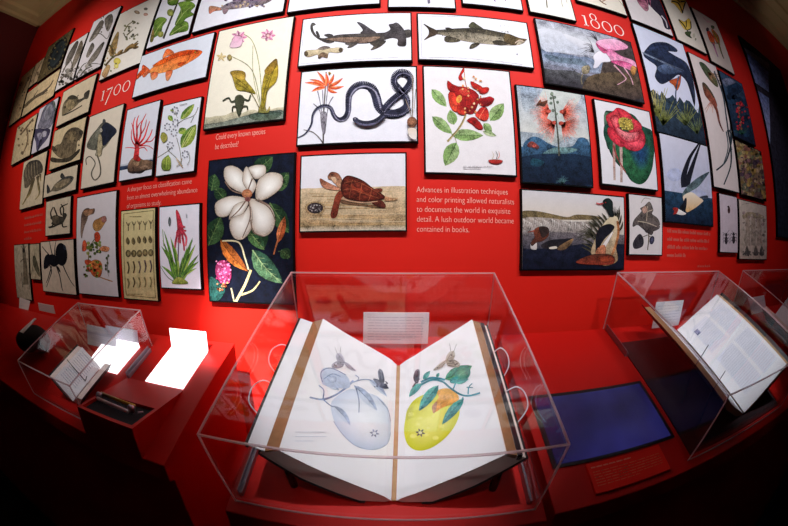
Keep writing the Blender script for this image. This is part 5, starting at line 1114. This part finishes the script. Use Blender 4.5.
WHITE, CREAM, BEIGE = 'e6e4ee', 'eee6d4', 'd6c4a8'
PRINTS = [
 ((-1.46,-1.252,.738,1.069), 'print of grey birds among twigs, tall white sheet left of the pale plant studies', 'dcd8e0', d_a),
 ((-1.653,-1.479,.74,1.01), 'print of brown birds on stalks, narrow white sheet right of the dark oval print', 'd8d2d4', d_b),
 ((-1.227,-.969,.66,1.009), 'print of scattered leaves and yellow flowers above the numerals 1700', 'eae4dc', d_c),
 ((-1.969,-1.685,.896,1.131), 'dark brown print with a large black oval, high at the left', '5c4e34', d_d),
 ((-.953,-.747,.719,1.04), 'print of green lobed leaves and figs above the orange fish', WHITE, d_fig),
 ((-.729,-.383,.72,.92), 'print of a mottled purple fish with a reddish tail at the top edge', WHITE, d_trout),
 ((-.967,-.629,.512,.688), 'print of a bright orange fish right of the numerals 1700', 'dfe2ee', d_gold),
 ((-.607,-.342,.326,.687), 'cream print of pink flowers, a yellow pitcher plant and a frog', CREAM, d_slip),
 ((-.364,-.075,.712,.90), 'white print cut off at the top edge, directly above the hammerhead shark', WHITE, d_t2),
 ((-.045,.156,.696,1.0), 'white print cut off at the top, above the gap between shark and salmon', WHITE, d_t3),
 ((.183,.376,.721,1.0), 'white print cut off at the top edge, with violet marks, above the salmon', WHITE, d_t4),
 ((.404,.569,.722,1.0), 'cream print cut off at the top, with a thin dark stalk, left of 1800', 'ece8de', d_t5),
 ((.602,.821,.828,1.06), 'cream print cut off at the top, with a brown twig, above 1800', 'ece4d4', d_t6),
 ((.843,1.07,.819,1.16), 'print of a dark bird with pink plumes above the dark wading bird', 'e4dcdc', d_t7),
 ((1.097,1.3,.814,1.12), 'print of yellow and black butterflies, high at the right', 'e4dccc', d_bfly),
 ((1.326,1.526,.788,1.091), 'print of two long-tailed red and orange birds, high at the far right', 'dcd2c4', d_parrot),
 ((.839,1.12,.358,.795), 'tall print of a dark blue wading bird stooping over green reeds', 'd8dcf0', d_heron),
 ((1.146,1.345,.205,.765), 'very tall print of two birds with long trailing dark tails', 'dcd0cc', d_tall),
 ((1.366,1.579,.447,.752), 'dark blue print with a spray of small red flowers', '2c4460', d_dkpink),
 ((1.368,1.632,.203,.427), 'mottled brown and yellow print under the dark blue flower print', '8f7a58', d_lichen),
 ((1.34,1.626,-.06,.176), 'pale grey print of faint brown figures, lowest at the far right', 'cfc2b4', d_hsk),
 ((1.18,1.321,-.036,.181), 'narrow pale print of three small dark beetles', 'd2c4cc', d_btls),
 ((.847,1.125,.057,.352), 'print of a sea bird diving with raised black wings over dark water', 'd2d2e2', d_tern),
 ((.683,.828,-.052,.13), 'small pale print of a dark leafy sprig right of the two ducks', 'd8d0d0', d_sprig),
 ((.581,.811,.155,.42), 'print of a large pink-red water flower on a green leaf', 'dcd8de', d_lotus),
 ((.416,.794,.451,.692), 'print of a pink wading bird before a grey marsh, under the numerals 1800', 'a6a8b4', d_spoon),
 ((.32,.544,.142,.428), 'print of red tufted flowers and small birds over blue hills', 'a8b0bc', d_mim),
 ((.317,.66,-.097,.118), 'print of two ducks beside a waterfall above the empty red desk', 'd8d0ca', d_ducks),
 ((.054,.3,.158,.471), 'white print of a red pea flower with oval green leaves', 'e6e0e4', d_redf),
 ((.042,.38,.497,.665), 'white print of a brown salmon with open jaws', WHITE, d_salm),
 ((-.307,.019,.493,.668), 'white print of a grey hammerhead shark', WHITE, d_hamm),
 ((-.294,.031,.243,.469), 'white print of a coiling dark snake and an orange lily', WHITE, d_snake),
 ((-.28,.0,.004,.208), 'print of a red-brown sea turtle on sand', 'e4e0e8', d_turt),
 ((-.575,-.303,-.193,.219), 'large dark print of a white magnolia flower', '0c1226', d_magn),
 ((-.768,-.607,-.16,.093), 'white print of a spiky green plant with a red flower spike', 'ece8f4', d_aloe),
 ((-.959,-.79,-.204,.093), 'yellowed print of rows of small seeds and pods', 'd8c894', d_seeds),
 ((-1.256,-.993,-.201,.168), 'tall pale print of two shells above red and orange flowers', 'd8d0d6', d_shel),
 ((-1.602,-1.283,-.209,.008), 'print of a giant black ant', 'd4c2b0', d_ant),
 ((-1.547,-1.313,.035,.182), 'print of a dark horned beetle above the giant ant', 'd0c0aa', d_btl),
 ((-1.583,-1.277,.206,.305), 'low wide print of a small grey fish above the horned beetle', 'd4c4ae', d_fish3),
 ((-1.234,-1.013,.203,.496), 'print of a dark ray with a curling tail under the numerals 1700', 'd8ccbc', d_ray),
 ((-.981,-.813,.202,.464), 'print of branching red coral on a rock', 'dcdce8', d_coral),
 ((-.792,-.633,.197,.438), 'print of a climbing vine with striped green pods', 'e4e4ee', d_vine),
 ((-1.542,-1.261,.528,.701), 'beige print of a deep-bodied fish with a forked tail left of the numerals 1700', 'd6c6ac', d_fish2),
 ((-1.546,-1.265,.326,.505), 'beige print of a plump whiskered sea animal left of the dark ray', 'd2bf9c', d_wal),
 ((-1.803,-1.589,.448,.688), 'white print of a blue-grey horseshoe crab', 'd0cad6', d_crab),
 ((-2.086,-1.666,.722,.871), 'long beige print of a slender sturgeon, high at the far left', 'ccb48e', d_stur),
 ((-2.101,-1.976,.909,1.064), 'narrow beige print between the dark oval print and the wall corner', 'c0a684', d_e1),
 ((-2.32,-2.113,.728,1.058), 'beige print nearest the wall corner at the upper left edge', 'c0a47c', d_e2),
 ((-2.12,-1.828,.45,.67), 'beige print at the left edge beside the horseshoe crab', 'ccb894', d_g1),
 ((-1.898,-1.598,.182,.424), 'beige print of a giant flea at the left edge', 'd0bfa4', d_flea),
 ((-1.98,-1.764,-.263,.005), 'beige print of a long dark insect at the lower left edge', 'bfb09a', d_h1),
 ((-1.743,-1.623,-.159,.002), 'small narrow print of a grey insect left of the giant ant', 'b8aa90', d_h2),
 ((1.775,2.35,.05,1.115), 'large dark-framed panel with pale blue reflections at the upper right edge', '2c2430', d_e0),
]
for rect, label, paper, fn in PRINTS:
    wall_print(rect, label, paper, fn)

# ------------------------------------------------------------------ lettering on the wall
def wall_text(lines, x, ztop, width, size, spacing, label, mt='lettering3', name='wall_text'):
    """size: em height, spacing: line pitch, both in the same units as the prints."""
    r = empty(name, W3(x, WY-.0006, ztop - spacing*len(lines)), label, 'wall text', 'short texts lettered on the red wall')
    cu = bpy.data.curves.new('lettering', 'FONT'); cu.body = '\n'.join(lines)
    cu.size = size*D; cu.space_line = spacing/size/1.0; cu.extrude = .0002; cu.offset = -.0003
    cu.materials.append(M[mt])
    tmp = bpy.data.objects.new('lettering', cu); C.objects.link(tmp)
    bpy.context.view_layer.update()
    me = bpy.data.meshes.new_from_object(tmp.evaluated_get(bpy.context.evaluated_depsgraph_get()))
    bpy.data.objects.remove(tmp); me.materials.clear(); me.materials.append(M[mt])
    o = bpy.data.objects.new('lettering', me); C.objects.link(o)
    wd = max(v.co.x for v in me.vertices)
    o.parent = r; o.rotation_euler = (math.pi/2, 0, 0); o.scale = (width*D/wd, 1, 1)
    o.location = W3(x, WY-.001, ztop - size*.75) - r.location
    return r
wall_text(['Advances in illustration techniques', 'and color printing allowed naturalists', 'to document the world in exquisite', 'detail. A lush outdoor world became', 'contained in books.'], .029, .122, .268, .0225, .0262, 'white five-line text about illustration techniques right of the turtle print')
wall_text(['Could every known species', 'be described?'], -.568, .308, .168, .0255, .0300, 'white two-line text asking Could every known species be described')
wall_text(['A sharper focus on classification came', 'from an almost overwhelming abundance', 'of organisms to study.'], -.945, .178, .32, .0235, .0285, 'pink three-line text above the yellowed seeds print')
def faint_lines(x, width, zs, lens, h, label, seed):
    """Lines of lettering too faint and small to read: word-length strokes with ascenders."""
    r = empty('wall_text', W3(x+width/2, WY-.0006, zs[-1]-.01), label, 'wall text', 'short texts lettered on the red wall')
    rd = random.Random(seed); m = MB(); y = WY-.001
    for z, l in zip(zs, lens):
        a = x; e = x+width*l
        while a < e:
            b = min(e, a+width*(.05+.11*rd.random())); c = a
            while c < b:
                q = h*(1.5 if rd.random() < .22 else 1); st_ = min(b, c+h*.34)
                m.poly([W3(c, y, z), W3(st_, y, z), W3(st_, y, z+q), W3(c, y, z+q)]); c += h*.62
            a = b+h*.7
    m.build('lettering', M['lettering2'], r)
faint_lines(.868, .255, [.021, -.006, -.032, -.059], [1, .97, .93, .4], .0085, 'faint pink four-line quotation under the diving sea bird', 4)
faint_lines(1.045, .085, [-.094], [1], .006, 'tiny faint attribution line below the quotation under the diving sea bird', 6)
faint_lines(-1.845, .235, [.128, .094, .060, .027], [1, .95, .98, .45], .0085, 'faint pink four-line text at the far left between the flea and ant prints', 9)

def numerals(kind, x, z, h, wtot, label):
    """Old-style figures: a small I-shaped 1, round low 0, tall 8, hanging 7. z is the baseline."""
    r = empty('wall_numerals', W3(x+wtot/2, WY-.0006, z), label, 'numerals', 'year numerals on the red wall')
    def shape(pts_out, pts_in, ox):
        m = MB(); n = len(pts_out)
        for i in range(n):
            j = (i+1) % n
            m.poly([W3(ox+pts_out[i][0], WY-.001, z+pts_out[i][1]), W3(ox+pts_out[j][0], WY-.001, z+pts_out[j][1]), W3(ox+pts_in[j][0], WY-.001, z+pts_in[j][1]), W3(ox+pts_in[i][0], WY-.001, z+pts_in[i][1])])
        return m
    def ring(cx, cz, rx, rz, tx, tz, tilt=0):
        N = 28; o = []; i_ = []
        for k in range(N):
            t = 2*math.pi*k/N; c, s_ = math.cos(t), math.sin(t)
            o.append((cx+rx*c, cz+rz*s_)); i_.append((cx+(rx-tx)*c+tilt*s_, cz+(rz-tz)*s_))
        return o, i_
    def quad(m, pts): m.poly([W3(p[0], WY-.001, z+p[1]) for p in pts])
    def one(ox):
        m = MB(); w_ = h*.42
        quad(m, [(ox+w_/2-h*.07, 0), (ox+w_/2+h*.07, 0), (ox+w_/2+h*.07, h), (ox+w_/2-h*.07, h)])
        quad(m, [(ox, 0), (ox+w_, 0), (ox+w_, h*.06), (ox, h*.06)]); quad(m, [(ox-h*.02, h*.9), (ox+w_/2, h*.93), (ox+w_/2, h), (ox, h*.98)])
        return m, w_
    def zero(ox):
        a_, b_ = ring(h*.48, h*.5, h*.48, h*.52, h*.11, h*.06); return shape(a_, b_, ox), h*.96
    def seven(ox):
        m = MB(); w_ = h*.85
        quad(m, [(ox, h*.86), (ox+w_, h*.90), (ox+w_, h), (ox+.02*h, h)]); quad(m, [(ox, h*.72), (ox+.05*h, h*.72), (ox+.06*h, h), (ox, h)])
        quad(m, [(ox+w_-h*.10, h*.95), (ox+w_, h), (ox+h*.30, -h*.55), (ox+h*.14, -h*.55)]); return m, w_
    def eight(ox):
        m = MB()
        for cz, rx, rz, cx in ((h*.40, h*.42, h*.43, h*.44), (h*1.10, h*.32, h*.33, h*.42)):
            a_, b_ = ring(cx, cz, rx, rz, h*.10, h*.06); q = shape(a_, b_, ox); n = len(m.v); m.v += q.v; m.f += [tuple(n+i for i in f) for f in q.f]
        return m, h*.88
    seq = [one] + ([seven] if kind == 7 else [eight]) + [zero, zero]
    ws = [h*.42, h*.85 if kind == 7 else h*.88, h*.96, h*.96]; gap = (wtot-sum(ws))/3; ox = x
    for f, w_ in zip(seq, ws):
        m, _ = f(ox); m.build('digit', M['lettering'], r); ox += w_+gap
numerals(7, -1.195, .559, .046, .182, 'large white year 1700 on the wall at the left')
numerals(8, .610, .722, .047, .178, 'large white year 1800 on the wall at the right')

# ------------------------------------------------------------------ drawings in the open fruit book
def butterfly(a, f, x, y, s, c1, c2, flip=1):
    a.f(f)
    T = lambda p: [(x+q[0]*s*flip, y+q[1]*s) for q in p]
    a.blob(T([(0, 0), (-30, 12), (-66, 44), (-74, 58), (-45, 52), (-12, 30)]), c1, c2)
    a.blob(T([(0, 0), (28, -10), (62, 5), (78, 26), (68, 40), (32, 40), (5, 28)]), c1, c2)
    a.blob(T([(-4, 8), (0, -20), (18, -48), (42, -52), (50, -28), (34, 6), (10, 20)]), c1, c2)
    for q in ([(0, 0), (-35, 28), (-70, 56)], [(-10, 18), (-40, 44)], [(5, 0), (22, -30), (42, -50)], [(5, 20), (40, 20), (72, 30)], [(0, 5), (45, 2), (74, 20)], [(10, 30), (60, 38)], [(20, -10), (45, -25)]): a.st(T(q), 2.6*s, 1.6*s, '3a3634')
    for q in ((60, 20), (50, 28), (38, 12), (-50, 44), (30, -28), (22, 8)): a.ell(*T([q])[0], 5*s, 4*s, '4a4644')
    a.st(T([(25, -50), (18, -95)]), 2.5*s, 1.5*s, '77736f'); a.st(T([(42, -50), (58, -92)]), 2.5*s, 1.5*s, '77736f')
def fruit_plate(a, fr, colour):
    a.ol = False
    g, b, yl, org, ink = ('4f9c92', '2c7480', 'e4e030', 'e8a850', '3c4c5c') if colour else ('c4cede', 'a8b6d0', 'd4dcea', 'd8dcea', '5a6480')
    s = 1
    if colour:
        a.f('pR')
        a.blob([(100, 380), (110, 280), (125, 215), (170, 150), (240, 110), (330, 90), (420, 85), (480, 130), (495, 210), (488, 270), (450, 350), (380, 430), (290, 490), (200, 508), (130, 470)], 'd2d22c', 'cccc20', mid='f2f082')
        for k in range(9): a.ell(150+(k*53) % 250, 250+(k*71) % 200, 24, 17, 'ebe96a', 'f2f092')
        for k in range(9): a.st([(118, 215+k*9), (165, 195+k*9)], 2, 1, '8c8c40', keep=True)
        a.blob([(330, 85), (400, 65), (460, 90), (492, 140), (440, 180), (380, 200), (320, 235), (300, 200), (345, 130)], 'eab468', 'e09a48'); a.blob([(300, 190), (335, 160), (320, 235), (305, 238)], 'b8886a')
    else:
        a.f('pL')
        a.blob([(290, 180), (350, 110), (430, 70), (480, 80), (620, 120), (690, 200), (715, 290), (712, 400), (680, 470), (600, 500), (480, 480), (390, 410), (320, 310)], 'ccd5e6', 'c4cee2', mid='f0f2f8')
        a.st([(310, 300), (380, 400), (480, 480), (600, 500), (690, 460), (715, 380)], 5, 4, '9aa8c4'); a.st([(620, 130), (690, 200), (716, 300)], 4, 4, '9aa8c4')
    # star at the blossom end
    x, y = (215, 382) if colour else (600, 385)
    for k in range(6): a.leaf(x, y, x+36*math.cos(k*1.047+.2), y+32*math.sin(k*1.047+.2), 13, '5c6468' if colour else '8c98b4')
    a.ell(x, y, 13, 11, 'e8e8b0' if colour else 'dfe4ee')
    if colour:
        a.f('pR'); a.st([(640, 100), (560, 120), (500, 110), (430, 65), (375, 20), (300, 5), (220, 40)], 12, 14, '4a90a0', '3c8088')
        a.st([(555, 110), (560, 60), (585, 32)], 10, 6, '4a90a0'); a.st([(545, 60), (590, 62)], 8, 5, '4a8c98'); a.st([(520, 130), (500, 160), (470, 180)], 8, 6, '4a90a0'); a.st([(450, 70), (465, 30), (460, 5)], 10, 8, '4a90a0')
        for q in ((345, 45, 205, 228, 74), (525, 140, 370, 325, 66), (225, 30, 135, 128, 46), (450, 20, 560, 0, 40)): a.leaf(*q, '5aa89c', '3c8884', '2c6470', 6, 5)
        a.f('pr'); a.leaf(390, 500, 585, 405, 90, '64a878', '4c9078', '3c7460', 0, 4); a.ell(515, 455, 58, 52, '3c8478', '78b088', -20); a.blob([(430, 500), (480, 480), (470, 526), (430, 526)], '3c8c88'); a.st([(220, 520), (290, 490), (350, 495), (390, 505)], 14, 14, '4a90a0')
        for q in ((235, 500, 285, 440, 34), (330, 485, 350, 455, 22)): a.leaf(*q, '5aa89c', '3c8884', '2c6470')
        butterfly(a, 'pr', 400, 365, 1.25, 'd0c8bc', 'a89e90'); a.f('pr'); a.blob([(180, 526), (165, 490), (180, 440), (205, 430), (212, 460), (200, 526)], '7c7880', '5c5c68'); a.st([(195, 440), (190, 520)], 5, 3, '3c3c48')
        a.f('pR'); a.st([(160, 60), (190, 20), (210, 0)], 10, 8, '5c5058')
    else:
        a.f('pL'); a.st([(140, 130), (230, 145), (320, 115), (400, 60), (450, 10)], 12, 14, '8c9ab8', '7c8aac')
        a.st([(235, 140), (240, 80), (205, 45)], 9, 6, '7c8cb0'); a.st([(240, 150), (290, 190), (320, 200)], 8, 6, '7c8cb0')
        for q in ((455, 45, 620, 225, 66), (310, 190, 430, 330, 56), (560, 0, 690, 125, 40), (240, 20, 350, 80, 46)): a.leaf(*q, 'c8d2e2', 'a4b2cc', '6c7c9c', -6, 4)
        a.st([(470, 60), (490, 150), (490, 240)], 9, 6, '8090b0'); a.st([(620, 130), (690, 210), (712, 270)], 4, 4, '8c98b0')
        a.f('pl'); a.blob([(215, 470), (230, 425), (290, 418), (370, 450), (420, 500), (420, 560), (330, 560), (240, 540), (222, 500)], 'ccd6e6', 'b0bcd4'); a.st([(230, 520), (222, 450), (290, 420), (400, 470)], 6, 5, '6c7ca0'); a.st([(240, 500), (300, 462), (360, 480)], 7, 5, '7c8cac')
        a.ell(300, 500, 34, 26, '9aa8c4', 'd4dcea'); a.st([(430, 526), (520, 500), (590, 510)], 8, 6, '9aa8c4'); a.st([(465, 470), (490, 490), (475, 510)], 6, 4, '8c98b8')
        butterfly(a, 'pl', 385, 375, 1.15, 'c8c4d0', 'a4a0ac', -1)
        a.f('pl'); a.blob([(640, 520), (625, 450), (640, 425), (662, 450), (672, 520)], '8c909c', '6c7080'); a.st([(635, 440), (650, 515)], 6, 5, '44485c'); a.st([(655, 445), (665, 515)], 5, 4, '44485c')
        a.f('pL'); a.blob([(590, 0), (640, 10), (690, 50), (700, 70), (640, 60)], '7c8090', '54586c'); a.dots(600, 5, 695, 65, 14, 4, 7, ['3c4054'], 3)
        a.f('pL'); a.script(40, 365, 260, 460, 3, 'b4bccc', 3, 8)
a = page_art(PR, V0, V1); fruit_plate(a, 'pR', True); a.build('fruit_plate', book)['label'] = 'coloured plate of a yellow fruit'
a = page_art(PL, V0, V1); fruit_plate(a, 'pL', False); a.build('fruit_outline', book)['label'] = 'faint blue-grey mirror image of the fruit'

# ------------------------------------------------------------------ dim things at the edges
def blobmesh(c, rx, ry, rz, seed, n=14, k=20):
    rd = random.Random(seed); m = MB(); ph = [rd.random()*6 for _ in range(4)]
    for i in range(n+1):
        t = math.pi*i/n
        for j in range(k):
            p = 2*math.pi*j/k; f = 1+.08*math.sin(3*p+ph[0])*math.sin(t)+.06*math.sin(2*t+ph[1]+p)
            m.v.append(c+Vector((rx*f*math.sin(t)*math.cos(p), ry*f*math.sin(t)*math.sin(p), rz*max(-.8, math.cos(t))*f)))
    for i in range(n):
        for j in range(k): q = (j+1) % k; m.f.append((i*k+j, i*k+q, (i+1)*k+q, (i+1)*k+j))
    return m
BU, BV = -1.27, .30
c0 = DK(BU, BV, .045)
b = empty('shoulder_bag', DK(BU, BV, 0), 'black rounded bag with a bright metal strip at the far left edge', 'bag')
blobmesh(c0, .115, .085, .055, 4).build('body', M['blackcloth'], b, smooth=True)
p_, q_ = DK(-1.30, .345, .096), DK(-1.275, .255, .104)
m = MB(); n_ = Vector((.04, 0, 0)); z_ = Vector((0, 0, .003))
m.hexa([p_, p_+n_, q_+n_*.5, q_, p_+z_, p_+n_+z_, q_+n_*.5+z_, q_+z_])
m.build('metal_strip', M['white'], b)['label'] = 'bright metal strip'
t = empty('leaflet', W3(1.95, .80, -1.3636), 'dim teal panel standing under the desk at the lower right edge', 'panel')
m = MB(); m.box(1.62, 2.2, .44, .452, -1.36, -.75); m.build('face', M['teal'], t)
